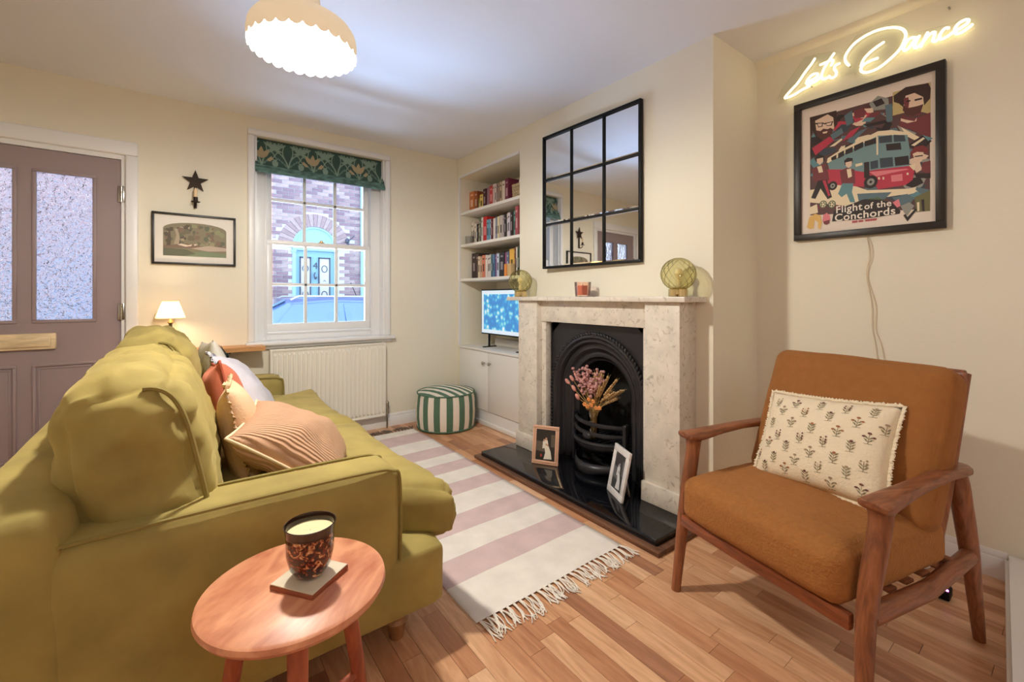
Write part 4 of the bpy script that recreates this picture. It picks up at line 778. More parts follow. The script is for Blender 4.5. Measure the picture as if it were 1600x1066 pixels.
for r in range(9):
    zz = .006+r*.0135; hx, hy = .07+.0006*r, .083+.0006*r; P = []
    for k in range(56):
        a = 2*PI*k/56; q = .003*math.sin(k*PI/2*1+(r % 2)*PI); ca, sa = math.cos(a), math.sin(a); e = .35
        P.append(((hx+q)*math.copysign(abs(ca)**e, ca), (hy+q)*math.copysign(abs(sa)**e, sa), zz))
    MB().tube(P, .0075, 5, loop=True).build('woven_band', wkM, bk, world=False, ang=0)
MB().b2(-.066, .066, -.08, .08, 0, .006).build('basket_base', wkM, bk, world=False)
for y, h, lb in ((2.80, .215, 'taller white bottle, left one of two in the seagrass basket'), (2.755, .195, 'white bottle with a flat cap, right one of two in the seagrass basket')):
    t = thing('bottle', lb, 'bottle', (2.215, y, 1.893), group='white bottles in the basket')
    MB().lathe([(.018, 0), (.02, .003), (.02, h*.7), (.014, h*.78), (.009, h*.8)], 16).build('body', trimM, t, world=False); MB().lathe([(.011, h*.79), (.011, h*.95), (.006, h)], 12).build('cap', trimM, t, world=False)
tv = thing('television', 'flat television showing a blue leafy picture, in the alcove under the bookshelves', 'television', (2.22, 3.0, .65))
TY0, TY1, TZ0, TZ1 = 2.672, 3.378, .765, 1.168
MB().b2(2.205, 2.24, TY0, TY1, TZ0, TZ1, .004).build('bezel', blackM, tv)
MB().b2(2.2025, 2.206, TY0+.012, TY1-.012, TZ0+.012, TZ1-.012).build('screen', flat((206, 224, 240), .3, .5), tv)
sM = M('screen picture blue', (90, 180, 226), .3); p_ = sM.node_tree; pr = p_.nodes['Principled BSDF']
tc = p_.nodes.new('ShaderNodeTexCoord'); v1 = p_.nodes.new('ShaderNodeTexVoronoi'); v1.inputs['Scale'].default_value = 24; n1 = p_.nodes.new('ShaderNodeTexNoise'); n1.inputs['Scale'].default_value = 9
ra = p_.nodes.new('ShaderNodeValToRGB'); el = ra.color_ramp.elements; el[0].color = lin((214, 236, 244)); el[0].position = .44; el[1].color = lin((74, 168, 220)); el[1].position = .68
e_ = ra.color_ramp.elements.new(.9); e_.color = lin((60, 130, 200)); e2 = ra.color_ramp.elements.new(.56); e2.color = lin((120, 200, 226))
ad = p_.nodes.new('ShaderNodeMath'); ad.operation = 'MULTIPLY_ADD'; ad.inputs[1].default_value = .75
p_.links.new(tc.outputs['Object'], v1.inputs['Vector']); p_.links.new(tc.outputs['Object'], n1.inputs['Vector']); p_.links.new(v1.outputs['Distance'], ad.inputs[0]); p_.links.new(n1.outputs['Fac'], ad.inputs[2])
sb = p_.nodes.new('ShaderNodeMath'); sb.operation = 'SUBTRACT'; sb.inputs[1].default_value = .12; p_.links.new(ad.outputs[0], sb.inputs[0]); p_.links.new(sb.outputs[0], ra.inputs[0])
p_.links.new(ra.outputs[0], pr.inputs['Base Color']); p_.links.new(ra.outputs[0], pr.inputs['Emission Color']); pr.inputs['Emission Strength'].default_value = .5
MB().b2(2.2018, 2.2026, TY0+.045, TY1-.045, TZ0+.045, TZ1-.045).build('screen_picture', sM, tv)
for y in (TY0+.12, TY1-.1): MB().b2(2.16, 2.30, y-.012, y+.012, .65, .658, .002).b2(2.218, 2.23, y-.008, y+.008, .656, .77).build('stand_foot', blackM, tv)
t = MB().b2(2.34, 2.40, 2.72, 3.36, .651, .715, .008).build('soundbar', M('white plastic', (226, 222, 216), .5)); tag(t, 'long white sound bar on the cupboard top behind the television', 'speaker')
t = MB().b2(2.30, 2.33, 3.40, 3.425, .651, .775, .004).build('media_box', M('white plastic b', (232, 228, 222), .5)); tag(t, 'slim white box standing left of the television in the alcove', 'box')
# ------------------------------------------------------------------ pendant lamp
def shade_mat(name, c1, c2, f):
    sm = bpy.data.materials.new(name); sm.use_nodes = True; nt = sm.node_tree; nt.nodes.clear()
    o_ = nt.nodes.new('ShaderNodeOutputMaterial'); d_ = nt.nodes.new('ShaderNodeBsdfDiffuse'); t_ = nt.nodes.new('ShaderNodeBsdfTranslucent'); x_ = nt.nodes.new('ShaderNodeMixShader'); x_.inputs[0].default_value = f
    d_.inputs[0].default_value = lin(c1); t_.inputs[0].default_value = lin(c2); nt.links.new(d_.outputs[0], x_.inputs[1]); nt.links.new(t_.outputs[0], x_.inputs[2]); nt.links.new(x_.outputs[0], o_.inputs[0]); return sm
pen = thing('pendant_lamp', 'white scalloped pendant lamp glowing under the ceiling', 'lamp', (PEND[0], PEND[1], 1.985))
nS = 28
def pf(rad, off):
    def fn(u, v):
        prof = [(.178, .0), (.180, .03), (.176, .06), (.160, .085), (.125, .105), (.088, .122), (.066, .145), (.056, .175), (.052, .20)]
        k = v*(len(prof)-1); i = min(len(prof)-2, int(k)); f = k-i
        r = prof[i][0]*(1-f)+prof[i+1][0]*f-off; z = prof[i][1]*(1-f)+prof[i+1][1]*f
        sc = abs(math.sin(u*PI*nS))**.7
        if v < .12: z += -.013*sc*(1-v/.12)+.004*(1-v/.12)
        return (r*math.cos(u*2*PI), r*math.sin(u*2*PI), z)
    return fn
m = MB().grid(pf(0, 0), nS*8, 22, True); 
shM = shade_mat('white opal lamp shade', (238, 228, 210), (250, 226, 190), .006); 
m.build('shade', shM, pen, world=False, ang=60)
m = MB().lathe([(.012, .19), (.012, .36), (.05, .375), (.055, .405)], 20); m.build('ceiling_rose', trimM, pen, world=False)
m = MB().ball((0, 0, .075), .045, (1, 1, 1.15), 20); m.lathe([(.018, .11), (.018, .19)], 16)
bulbO = m.build('bulb', M('lit pearl bulb', (255, 236, 200), .4, emit=60, emitcol=(255, 232, 196)), pen, world=False)
bulbO.visible_shadow = True
# ------------------------------------------------------------------ shelf with table lamp, on the far wall
ws = thing('wall_shelf', 'light oak plank shelf on a black bracket below the window corner', 'shelf', (.15, 3.52, .732))
m = MB().rings([[(x, 3.615, .732), (x, 3.43+.006*math.sin(x*23), .732), (x, 3.425+.006*math.sin(x*23), .762), (x, 3.615, .762)] for x in [-.17+.0428*k for k in range(16)]]); m.build('board', oakM, ws)
for x in (.253, -.1):
    m = MB().b2(x-.02, x+.02, 3.605, 3.62, .62, .732).b2(x-.02, x+.02, 3.45, 3.62, .722, .732); m.prism([(x-.004, 3.61, .63), (x-.004, 3.46, .725), (x-.004, 3.61, .725)], (.008, 0, 0)); m.build('bracket', blackM, ws)
lp = thing('table_lamp', 'small lit table lamp with a cream tapered shade, on the oak wall shelf', 'lamp', (-.043, 3.45, .762))
MB().lathe([(.05, 0), (.052, .006), (.045, .014), (.012, .022), (.009, .05), (.015, .065), (.009, .08), (.009, .17), (.016, .178), (.012, .186), (.006, .20)], 24).build('base', M('bronze lamp base', (120, 104, 70), .35, metal=.8), lp, world=False)
shd = shade_mat('translucent cream shade', (246, 232, 200), (250, 226, 176), .5)
m = MB().lathe([(.076, .205), (.040, .312)], 40, cap=False); m.build('lamp_shade', shd, lp, world=False)
m = MB().tube([(.0765*math.cos(k*PI/20), .0765*math.sin(k*PI/20), .205) for k in range(40)], .0018, 5, loop=True); m.tube([(.0405*math.cos(k*PI/20), .0405*math.sin(k*PI/20), .312) for k in range(40)], .0018, 5, loop=True); m.build('shade_trim', oakM, lp, world=False)
# ------------------------------------------------------------------ star candle sconce and framed landscape
sc = thing('star_sconce', 'dark iron star wall sconce with an ivory candle above the framed landscape', 'sconce', (.086, 3.61, 1.80))
pts = []
for k in range(10):
    r = .076 if k % 2 == 0 else .030; a = PI/2+k*PI/5; pts.append((.086+r*math.cos(a), 3.600, 1.868+r*math.sin(a)))
MB().prism(pts, (0, .006, 0)).build('star', M('rusty dark iron', (52, 40, 30), .6, metal=.5, var=.2, vscale=20), sc)
irM = M('dark iron', (48, 36, 30), .5, metal=.6)
m = MB().b2(.078, .094, 3.604, 3.612, 1.69, 1.86).tube(bez([(.086, 3.604, 1.70), (.086, 3.585, 1.692), (.086, 3.562, 1.70), (.086, 3.555, 1.715)]), .005, 6); m.build('arm', irM, sc)
Tm = Matrix.Translation((.086, 3.555, 0)); m = MB().lathe([(.024, 1.722), (.026, 1.726), (.013, 1.727), (.0125, 1.755), (.0105, 1.755), (.01, 1.728)], 20, Tm); m.build('candle_cup', irM, sc)
t = thing('candle', 'ivory candle standing in the dark iron star wall sconce', 'candle', (.086, 3.555, 1.73)); MB().lathe([(.0098, 1.729), (.0098, 1.80), (.006, 1.812), (.001, 1.816)], 16, Tm).build('wax', M('ivory wax', (236, 206, 164), .5), t); MB().tube([(.086, 3.555, 1.812), (.0865, 3.555, 1.823)], .001, 4).build('wick', blackM, t)
pic = thing('framed_landscape', 'black framed arched woodland landscape print with a white mount by the front door', 'picture', (.087, 3.61, 1.31))
px0, px1, pz0, pz1 = -.14, .314, 1.311, 1.646; m = MB(); b = .014
m.frame4(px0, px1, 3.596, 3.619, pz0, pz1, b, .002)
m.build('frame', M('black wood frame', (30, 26, 22), .4), pic)
MB().b2(px0+b, px1-b, 3.609, 3.618, pz0+b, pz1-b).build('mount', M('white mount board', (238, 232, 224), .8), pic)
iw, ih = .342, .222; ix, iz = -.083, 1.368
def ap(x, y, e): return (ix+iw*x, 3.6088-.00022*e, iz+ih*y)
arch_t = [(0, 0), (1, 0), (1, .80)]+[(1-.5*(1-math.cos(PI*k/12)), .80+.2*math.sin(PI*k/12)) for k in range(1, 12)]+[(0, .80)]
def top(x): return .80+.2*math.sqrt(max(0, 1-(2*x-1)**2))
m = MB(); cols = [(134, 126, 102), (112, 104, 84), (158, 150, 122), (100, 104, 84), (172, 158, 136), (128, 106, 90), (144, 146, 110), (190, 172, 156), (126, 140, 108), (230, 212, 194), (88, 80, 66)]
m.mi = 0; m.poly([ap(x, y, 0) for x, y in arch_t]); rp = random.Random(9)
for k in range(90):
    x, y = rp.random(), .3+.62*rp.random(); r = .02+.05*rp.random()
    if x-r < 0 or x+r > 1 or y+r*1.4 > min(top(x-r), top(x+r)): continue
    m.mi = rp.choice((1, 2, 3, 5, 6) if x > .45 else (1, 3, 5, 4, 10)); m.poly([ap(x+r*math.cos(a)*rp.uniform(.6, 1.1), y+1.5*r*math.sin(a)*rp.uniform(.6, 1.1), 1+k*.02) for a in [q*PI/4 for q in range(8)]])
for k, (c, q) in enumerate(((5, [(0, .3), (.4, .36), (.6, .32), (1, .34), (1, .28), (0, .22)]), (7, [(.42, .24), (.7, .34), (1, .3), (1, .2), (.7, .17)]), (8, [(.2, .04), (.6, .17), (1, .1), (1, .0), (.2, 0)]), (3, [(0, .22), (.35, .2), (.5, .08), (.3, 0), (0, 0)]), (4, [(.16, .34), (.2, .6), (.17, .8), (.22, .8), (.25, .56), (.24, .34)]), (10, [(.05, .3), (.08, .7), (.03, .78), (.1, .8), (.12, .5), (.11, .3)]), (9, [(.22, .33), (.27, .37), (.38, .33), (.44, .36), (.43, .31), (.34, .28)]), (9, [(.47, .36), (.5, .38), (.52, .35), (.48, .32)]))):
    m.mi = c; m.poly([ap(x, y, 4+k*.5) for x, y in q])
m.build('landscape_print', [flat(c, .6) for c in cols], pic)
# ------------------------------------------------------------------ radiator
rd = thing('radiator', 'white ribbed panel radiator below the sash window', 'radiator', (.94, 3.55, .11))
radM = M('white enamel', (240, 236, 224), .35)
X0, X1 = .517, 1.368; m = MB(); R_ = []; n = 26; pw = (X1-X0-.02)/n; cs = []
for k in range(n):
    a = X0+.01+k*pw
    cs += [(a, 3.545), (a+pw*.28, 3.545), (a+pw*.42, 3.535), (a+pw*.86, 3.535)]
cs.append((X1-.01, 3.545))
m.rings([[(x, 3.545, .115) for x, y in cs], [(x, 3.545, .135) for x, y in cs], [(x, y, .15) for x, y in cs], [(x, y, .675) for x, y in cs], [(x, 3.545, .69) for x, y in cs], [(x, 3.545, .705) for x, y in cs]], cap=False, closed=False)
m.b2(X0, X0+.012, 3.538, 3.60, .112, .722, .004); m.b2(X1-.012, X1, 3.538, 3.60, .112, .722, .004); m.b2(X0, X1, 3.54, 3.552, .702, .722, .004); m.b2(X0, X1, 3.54, 3.55, .112, .125, .003)
m.b2(X0+.01, X1-.01, 3.55, 3.556, .115, .71); m.build('front_panel', radM, rd, ang=25)
MB().b2(X0+.01, X1-.01, 3.592, 3.602, .115, .71).build('back_panel', radM, rd)
m = MB()
for k in range(42): m.b2(X0+.014+k*.0196, X0+.020+k*.0196, 3.552, 3.595, .708, .720)
m.build('top_grille', radM, rd)
for sx in (X0-.02, X1+.02):
    m = MB().tube([(sx, 3.57, 0), (sx, 3.57, .135), (sx-math.copysign(.02, sx-.9), 3.57, .14)], .0075, 8); m.lathe([(.013, .12), (.013, .15), (.011, .16), (.016, .165), (.017, .215), (.012, .225)], 14, Matrix.Translation((sx, 3.57, 0))); m.build('valve', chromeM, rd)
for x in (.7, 1.18): MB().b2(x-.02, x+.02, 3.6, 3.62, .2, .66).build('wall_bracket', radM, rd)
# ------------------------------------------------------------------ poster and neon sign on the alcove wall
po = thing('framed_poster', 'large black framed poster of a double decker bus and bearded men', 'poster', (A-.015, .65, 1.387))
y0, y1, z0, z1 = .368, .932, 1.387, 2.087; b = .031; m = MB()
m.frame4(A-.032, A-.001, y0, y1, z0, z1, b, .002, 'y')
m.build('frame', M('black brown frame', (34, 27, 22), .4), po)
MB().b2(A-.016, A-.002, y0+b, y1-b, z0+b, z1-b).build('paper', M('off white poster paper', (236, 222, 208), .6), po)
PCOL = dict(paper=(236, 222, 208), art=(92, 62, 62), hair1=(58, 36, 30), skin=(232, 204, 180), beard=(84, 46, 42), dark=(44, 32, 34), ochre=(198, 178, 124), maroon=(120, 54, 60), grey=(150, 150, 142), cream=(238, 222, 190), teal=(98, 142, 150), redhair=(122, 44, 44), slate=(92, 116, 126), slate2=(58, 68, 80), red=(186, 54, 78), bus=(118, 148, 152), pink=(226, 130, 140), green=(84, 104, 74), olive=(112, 108, 70), yellow=(226, 184, 104))
keys = list(PCOL); m = MB()
def pw3(x, z, e): return (A-.0163-.00012*e, .65-x, 1.737+z)
e = 0; rq = random.Random(2); body_ = POSTER[2:]
e = 1; m.mi = keys.index('art'); m.poly([pw3(x, z, e) for x, z in ((-.213, .262), (.232, .262), (.232, -.262), (-.213, -.225))])
for k in range(130):   # busy collage of angular patches behind the figures
    cx, cz = rq.uniform(-.19, .21), rq.uniform(-.20, .23); r = rq.uniform(.012, .036); a0 = rq.random()*6; n = rq.choice((4, 5, 6))
    m.mi = keys.index(rq.choice(('maroon', 'dark', 'slate', 'grey', 'art', 'skin', 'teal', 'beard', 'red', 'slate2', 'cream')))
    m.poly([pw3(max(-.213, min(.232, cx+r*rq.uniform(.7, 1.6)*math.cos(a0+q*2*PI/n))), max(-.25, min(.26, cz+r*rq.uniform(.4, 1.1)*math.sin(a0+q*2*PI/n))), 2+k*.03) for q in range(n)])
for k, (nm, pts) in enumerate(body_):
    m.mi = keys.index(nm); m.poly([pw3(x, z, 7+k*.09) for x, z in pts])
def disc(x, z, r, nm, e, sx=.85):
    m.mi = keys.index(nm); m.poly([pw3(x+sx*r*math.cos(q*PI/9), z+r*math.sin(q*PI/9), e) for q in range(18)])
for x, z, r in ((.032, -.107, .030), (-.116, -.095, .022)): disc(x, z, r, 'dark', 17.2); disc(x, z, r*.55, 'grey', 17.4); disc(x, z, r*.2, 'dark', 17.6)
for x, z in ((-.156, -.179), (-.119, -.185)):
    disc(x, z, .019, 'green', 17.2); disc(x, z, .014, 'cream', 17.4)
    for q in range(5): disc(x+.008*math.cos(q*1.257), z+.008*math.sin(q*1.257), .004, 'green', 17.6)
rt = random.Random(8)
for q in range(22):   # row of small red marks under the title
    if q in (5, 10, 11): continue
    x = -.038+q*.0042; m.mi = keys.index('red'); m.poly([pw3(a, c, 17) for a, c in ((x, -.277), (x+.003, -.277), (x+.003, -.287), (x, -.287))])
m.build('poster_print', [flat(PCOL[k], .6) for k in keys], po, smooth=False)
RM = Matrix(((0, 0, -1, 0), (-1, 0, 0, 0), (0, 1, 0, 0), (0, 0, 0, 1)))   # text x -> -Y, y -> Z, normal -> -X
whM2 = flat((244, 236, 222), .6)
for body, sz, x, z, off, sx in (('Flight', .048, -.104, -.231, .0016, .92), ('of the', .040, .008, -.230, .0014, .95), ('Conchords', .048, -.108, -.270, .0018, .98)):
    M4 = Matrix.Translation((A-.0188, .65-x, 1.737+z)) @ RM @ Matrix.Rotation(.01, 4, 'Z')
    text(body, sz, M4, whM2, 'title_lettering', po, off=off*.4, sx=sx)
def serif_bars(): pass
neon = thing('neon_sign', 'white neon sign reading Let\'s Dance above the framed poster', 'sign', (A-.02, .64, 2.14))
acr = pane_glass('clear acrylic sheet', (.97, .98, .97), .5)
MB().prism([(A-.012, y, z) for y, z in BK], (-.005, 0, 0)).build('backing_sheet', acr, neon)
neM = M('lit neon tube', (255, 240, 200), .5, emit=3.0, emitcol=(255, 236, 186))
for st in NEON:
    P = bez([(A-.034, y, z) for y, z in st], 5) if len(st) > 2 else [(A-.034, y, z) for y, z in st]
    m = MB().tube(P, .0053, 8); m.ball(P[0], .0053, n=8); m.ball(P[-1], .0053, n=8); m.build('neon_tube', neM, neon)
m = MB()
for y, z in ((.93, 2.20), (.70, 2.20), (.36, 2.30), (.86, 2.165)): m.tube([(A-.018, y, z), (A, y, z)], .004, 8)
m.build('standoff', chromeM, neon)
t = thing('cable', 'thin white cable hanging from the poster down behind the armchair', 'cable', (A-.01, .62, 1.0))
for o2 in (0, .012):
    MB().tube(bez([(A-.006, .640-o2*.5, 1.40), (A-.007, .626-o2, 1.30), (A-.006, .636-o2*.2, 1.2), (A-.006, .617-o2*1.2, 1.06), (A-.006, .615-o2, .95), (A-.006, .597-o2*2, .82), (A-.02, .55-o2*2, .3), (A-.03, .45, .03)]), .0016, 5).build('strand', M('white plastic flex', (222, 206, 176), .5), t)
# ------------------------------------------------------------------ sofa
sofa = thing('sofa', 'olive green velvet sofa with loose cushions facing the fireplace', 'sofa', (.12, 2.27, 0))
SX0, SX1, SY0, SY1 = -.37, .69, 1.26, 3.31
def arm(y0, y1):
    m = MB(); cx, cy = (-.22+.565)/2, (y0+y1)/2
    m.rbox(((.54+.30)/2, (y1-y0)/2, .235), .045, 14, Matrix.Translation(((.54-.30)/2, cy, .352)), (.008, .004, .012), wr=.004, wsc=4, seed=y0)
    return m.build('arm', velvetM, sofa, ang=0)
arm(SY0, 1.435); arm(3.135, SY1)
for y in (SY0+.012, 1.423, 3.147, SY1-.012):   # piping along the arm fronts and tops
    m = MB().tube(bez([(.530, y, .14), (.537, y, .35), (.535, y, .545), (.51, y, .577), (.43, y, .588), (.1, y, .592), (-.22, y, .588)], 5), .005, 6); m.build('piping', pipeM, sofa)
m = MB().rbox((.10, (SY1-SY0)/2, .275), .055, 16, place((-.262, (SY0+SY1)/2, .405), ry=-.09), (.01, .01, .012), wr=.005, wsc=3)
m.build('back', velvetM, sofa, ang=0)
m = MB().rbox(((SX1-SX0)/2, (SY1-SY0)/2-.004, .10), .03, 14, Matrix.Translation(((SX1+SX0)/2, (SY0+SY1)/2, .212)), (.006, .004, 0), wr=.003, wsc=4)
m.build('base', velvetM, sofa, ang=0)
def seat(y0, y1, e0, e1, seed):
    """loose seat cushion, its front wrapping round the arm end (e0, e1 give the front's y extent)"""
    m = MB(); c = ((y0+y1)/2)
    m.rbox((.34, (y1-y0)/2, .10), .075, 36, Matrix.Translation((.30, c, .372)), (.012, .008, .045), wr=.017, wsc=6.5, seed=seed)
    d = m.bm.verts
    for v in m.bm.verts:
        f = min(1, max(0, (v.co.x-.545)/.05)); k = (v.co.y-c)/((y1-y0)/2)
        if k < 0: v.co.y += f*(e0-y0)*(-k)**1.0
        else: v.co.y += f*(e1-y1)*k
        v.co.x += (.085+.045*abs(k)**3)*f
        g = f*min(1, max(0, (abs(k)-.55)/.3)) if (k < 0) == (seed == 1) else 0   # gathers at the wrapped corner
        if g: v.co += Vector((.010, -.004 if k < 0 else .004, .008))*g*(1-2*abs(noise.noise(Vector((v.co.x*9, v.co.y*22, v.co.z*26)))))
    o = m.build('seat_cushion', velvetM, sofa, ang=0)
    P = []
    for a, b, z in ((.69, e0+.06, .40), (.70, c, .41), (.69, e1-.06, .40)): P.append((a-.012, b, z-.065))
    return o
seat(1.44, 2.285, 1.285, 2.285, 1); seat(2.285, 3.13, 2.285, 3.29, 2)
def backc(y0, y1, seed, x, z, tilt, hh=.235, th=.125):
    m = MB().rbox((th, (y1-y0)/2, hh), .095, 38, place((x, (y0+y1)/2, z), ry=tilt), (.045, .012, .03), wr=.034, wsc=5, seed=seed, wst=(1, 1, 1.3))
    for v in m.bm.verts:   # fine creases over the crown
        g = min(1, max(0, (v.co.z-z-hh*.1)/(hh*.8)))
        v.co.z += .016*g*(.35-abs(noise.noise(Vector((v.co.x*7+seed, v.co.y*15, v.co.z*9))))*1.6)
    o = m.build('back_cushion', velvetM, sofa, ang=0)
    Mx = place((x, (y0+y1)/2, z), ry=tilt); P = []
    for sg in (-1, 1):
        pts = []
        for k in range(25):
            a = -PI*.46+PI*.9*k/24; ex = .5; ca, sa = math.cos(a), math.sin(a)
            pts.append(Mx @ Vector(((th-.005)*math.copysign(abs(ca)**ex, ca)*.96, sg*((y1-y0)/2+.006-.02), (hh-.012)*math.copysign(abs(sa)**ex, sa)*.97)))
        MB().tube(pts, .006, 6).build('piping', pipeM, o, world=True)
    return o
backc(1.325, 2.26, 3, -.075, .665, -.20); backc(2.27, 3.12, 8, -.075, .685, -.18, .245)
ftM = wood('turned oak foot', (120, 84, 52), (168, 124, 82), .45, 12, (6, 6, 1))
for x in (.56, -.36):
    for y in (1.36, 3.2):
        MB().lathe([(.018, 0), (.022, .004), (.03, .05), (.038, .06), (.03, .07), (.04, .112)], 20, Matrix.Translation((x, y, 0))).build('foot', ftM, sofa)
# ------------------------------------------------------------------ scatter cushions
def pillow(name, label, mat, w_, h_, t_, M4, seed=0, n=26, wr=.006, pinch=.08, fold=0, trim=None, trimr=.004, sag=0):
    o = thing(name, label, 'cushion', M4=M4)
    def surf(u, v, sd):
        x = w_/2*u*(1-pinch*(1-v*v)*abs(u)**3); z = h_/2*v*(1-pinch*(1-u*u)*abs(v)**3)
        th = ((1-abs(u)**2.6)*(1-abs(v)**2.6))**.55
        y = sd*t_/2*th
        q = noise.noise(Vector((x*9+seed, z*9, seed*3.1)))+.5*noise.noise(Vector((x*22, z*22+seed, sd)))
        y += sd*wr*q*min(1, th*2)
        if fold: y += fold*math.exp(-((v+.1+.4*u)/.28)**2)*-1*th
        if sag: y += sag*(v*v)
        return Vector((x, y, z))
    m = MB()
    for sd in (-1, 1): m.grid(lambda a, b, sd=sd: surf(2*a-1, 2*b-1, sd), n, n)
    bmesh.ops.remove_doubles(m.bm, verts=m.bm.verts[:], dist=1e-5)
    m.build('cover', mat, o, world=False, ang=0)
    E_ = [(2*k/n-1, -1) for k in range(n)]+[(1, 2*k/n-1) for k in range(n)]+[(1-2*k/n, 1) for k in range(n)]+[(-1, 1-2*k/n) for k in range(n)]
    if trim:
        MB().tube([surf(u, v, 0) for u, v in E_], trimr, 6, loop=True).build('piping', trim, o, world=False, ang=0)
    return o, surf, E_
def ruffle(o, surf, E_, mat, wd=.025, name='ruffle'):
    P = []; Q = []; n = len(E_)*3
    for k in range(n):
        a = E_[k//3]; b = E_[(k//3+1) % len(E_)]; f = (k % 3)/3; u, v = a[0]*(1-f)+b[0]*f, a[1]*(1-f)+b[1]*f
        p = surf(u, v, 0); d = Vector((p.x, 0, p.z)).normalized()
        if abs(u) > .97 and abs(v) < .97: d = Vector((math.copysign(1, u), 0, 0))
        elif abs(v) > .97 and abs(u) < .97: d = Vector((0, 0, math.copysign(1, v)))
        s = math.sin(k*1.9)*.5+.5*math.sin(k*.73+2)
        P.append(p); Q.append(p+d*wd*(.8+.2*math.sin(k*2.7))+Vector((0, wd*.38*s, 0)))
    m = MB().rings([P, [(a+b)/2+Vector((0, wd*.1*math.sin(i*1.9), 0)) for i, (a, b) in enumerate(zip(P, Q))], Q], cap=False, closed=True)
    r = m.build(name, mat, o, world=False, ang=0); md = r.modifiers.new('t', 'SOLIDIFY'); md.thickness = .0015
    return r
creamM = M('peach cream cotton', (226, 190, 152), .9, bump=.15, bscale=120)
ribM = M('beige ribbed cotton', (214, 174, 132), .95, sheen=.2); nt = ribM.node_tree; p_ = nt.nodes['Principled BSDF']
tc = nt.nodes.new('ShaderNodeTexCoord'); wv = nt.nodes.new('ShaderNodeTexWave'); wv.inputs['Scale'].default_value = 34; wv.inputs['Distortion'].default_value = .15; wv.bands_direction = 'X'; bu = nt.nodes.new('ShaderNodeBump'); bu.inputs['Strength'].default_value = .7; bu.inputs['Distance'].default_value = .006
rr_ = nt.nodes.new('ShaderNodeValToRGB'); rr_.color_ramp.elements[0].color = lin((192, 148, 118)); rr_.color_ramp.elements[1].color = lin((212, 168, 136)); rr_.color_ramp.elements[1].position = .5
nt.links.new(tc.outputs['Object'], wv.inputs['Vector']); nt.links.new(wv.outputs['Fac'], bu.inputs['Height']); nt.links.new(bu.outputs[0], p_.inputs['Normal']); nt.links.new(wv.outputs['Fac'], rr_.inputs[0]); nt.links.new(rr_.outputs[0], p_.inputs['Base Color'])
terM = M('terracotta pink velvet', (206, 116, 88), .85, sheen=.5, bump=.08, bscale=30); terP = M('terracotta piping', (176, 84, 62), .8)
lavM = M('white lilac linen', (212, 208, 218), .9, bump=.2, bscale=150, var=.05, vscale=12); ivM = M('ivory linen', (226, 220, 208), .9, bump=.2, bscale=150)
pillow('scatter_cushion', 'ivory cushion with dark leaf print at the far end of the sofa', ivM, .42, .42, .13, place((.165, 2.93, .655), rz=PI/2+.1, rx=0)@Matrix.Rotation(-.2, 4, 'X')@Matrix.Rotation(.1, 4, 'Y'), 4)
iv = [o for o in C.objects if o.name.startswith('scatter_cushion')][-1]
def sprig_leaves(root, surf_fn, items, mats, name):
    m = MB()
    for k, (mi, pts) in enumerate(items):
        m.mi = mi; m.poly([surf_fn(x, z, k) for x, z in pts])
    return m.build(name, mats, root, world=False, smooth=False)
o, sf, E_ = pillow('scatter_cushion', 'white ruffle edged cushion lying against the far sofa arm', lavM, .46, .46, .15, place((.285, 2.73, .60), rz=PI/2-.08)@Matrix.Rotation(-.62, 4, 'X')@Matrix.Rotation(.2, 4, 'Y'), 6, wr=.01)
ruffle(o, sf, E_, stripes('blue grey striped ruffle', [(232, 230, 232), (150, 150, 168)], .022, 0), .03)
pillow('scatter_cushion', 'terracotta pink cushion with darker piping, behind the beige ribbed cushion', terM, .36, .36, .15, place((.165, 2.32, .635), rz=PI/2+.05)@Matrix.Rotation(-.2, 4, 'X')@Matrix.Rotation(.15, 4, 'Y'), 9, trim=terP, trimr=.006)
o, sf, E_ = pillow('scatter_cushion', 'peach cream cushion with ruffle trim, wedged upright behind the beige ribbed cushion', creamM, .40, .40, .13, place((.185, 1.86, .595), rz=PI/2-.1)@Matrix.Rotation(-.22, 4, 'X')@Matrix.Rotation(.08, 4, 'Y'), 12)
ruffle(o, sf, E_, creamM, .024)
pillow('scatter_cushion', 'beige ribbed cushion with cream piping slumped over the near sofa arm', ribM, .44, .40, .18, place((.33, 1.70, .575), rz=PI/2-.35)@Matrix.Rotation(-.95, 4, 'X')@Matrix.Rotation(-.06, 4, 'Y'), 15, wr=.014, fold=.02, trim=M('cream piping', (238, 214, 176), .8), trimr=.005)
# leaf print on the ivory cushion
def leafpts(x, z, a, l, w_): 
    ca, sa = math.cos(a), math.sin(a); q = [(t/6*l, w_*math.sin(PI*t/6)) for t in range(7)]; q += [(b, -c) for b, c in q[-2:0:-1]]
    return [(x+ca*b-sa*c, z+sa*b+ca*c) for b, c in q]
# ------------------------------------------------------------------ side table, coaster, candle
TX, TY, TZ = .197, 1.012, .50
tb = thing('side_table', 'round cherry wood side table beside the near sofa arm', 'table', (TX, TY, 0))
MB().lathe([(.001, .472), (.160, .472), (.174, .478), (.180, .487), (.178, .496), (.172, .5), (.001, .5)], 64).build('table_top', tableM, tb, world=False).rotation_euler = (0, 0, .75)
for a in (.35, .35+2*PI/3, .35+4*PI/3):
    c, s = math.cos(a), math.sin(a)
    MB().tube([(c*.185, s*.185, 0), (c*.15, s*.15, .24), (c*.11, s*.11, .474)], [.013, .017, .019], 14).build('leg', tablelegM, tb, world=False)
m = MB(); q = [(math.cos(.35+k*2*PI/3)*.155, math.sin(.35+k*2*PI/3)*.155, .2) for k in range(3)]
for k in range(3): MB().tube([q[k], (0, 0, .2)], .010, 10).build('stretcher', tablelegM, tb, world=False)
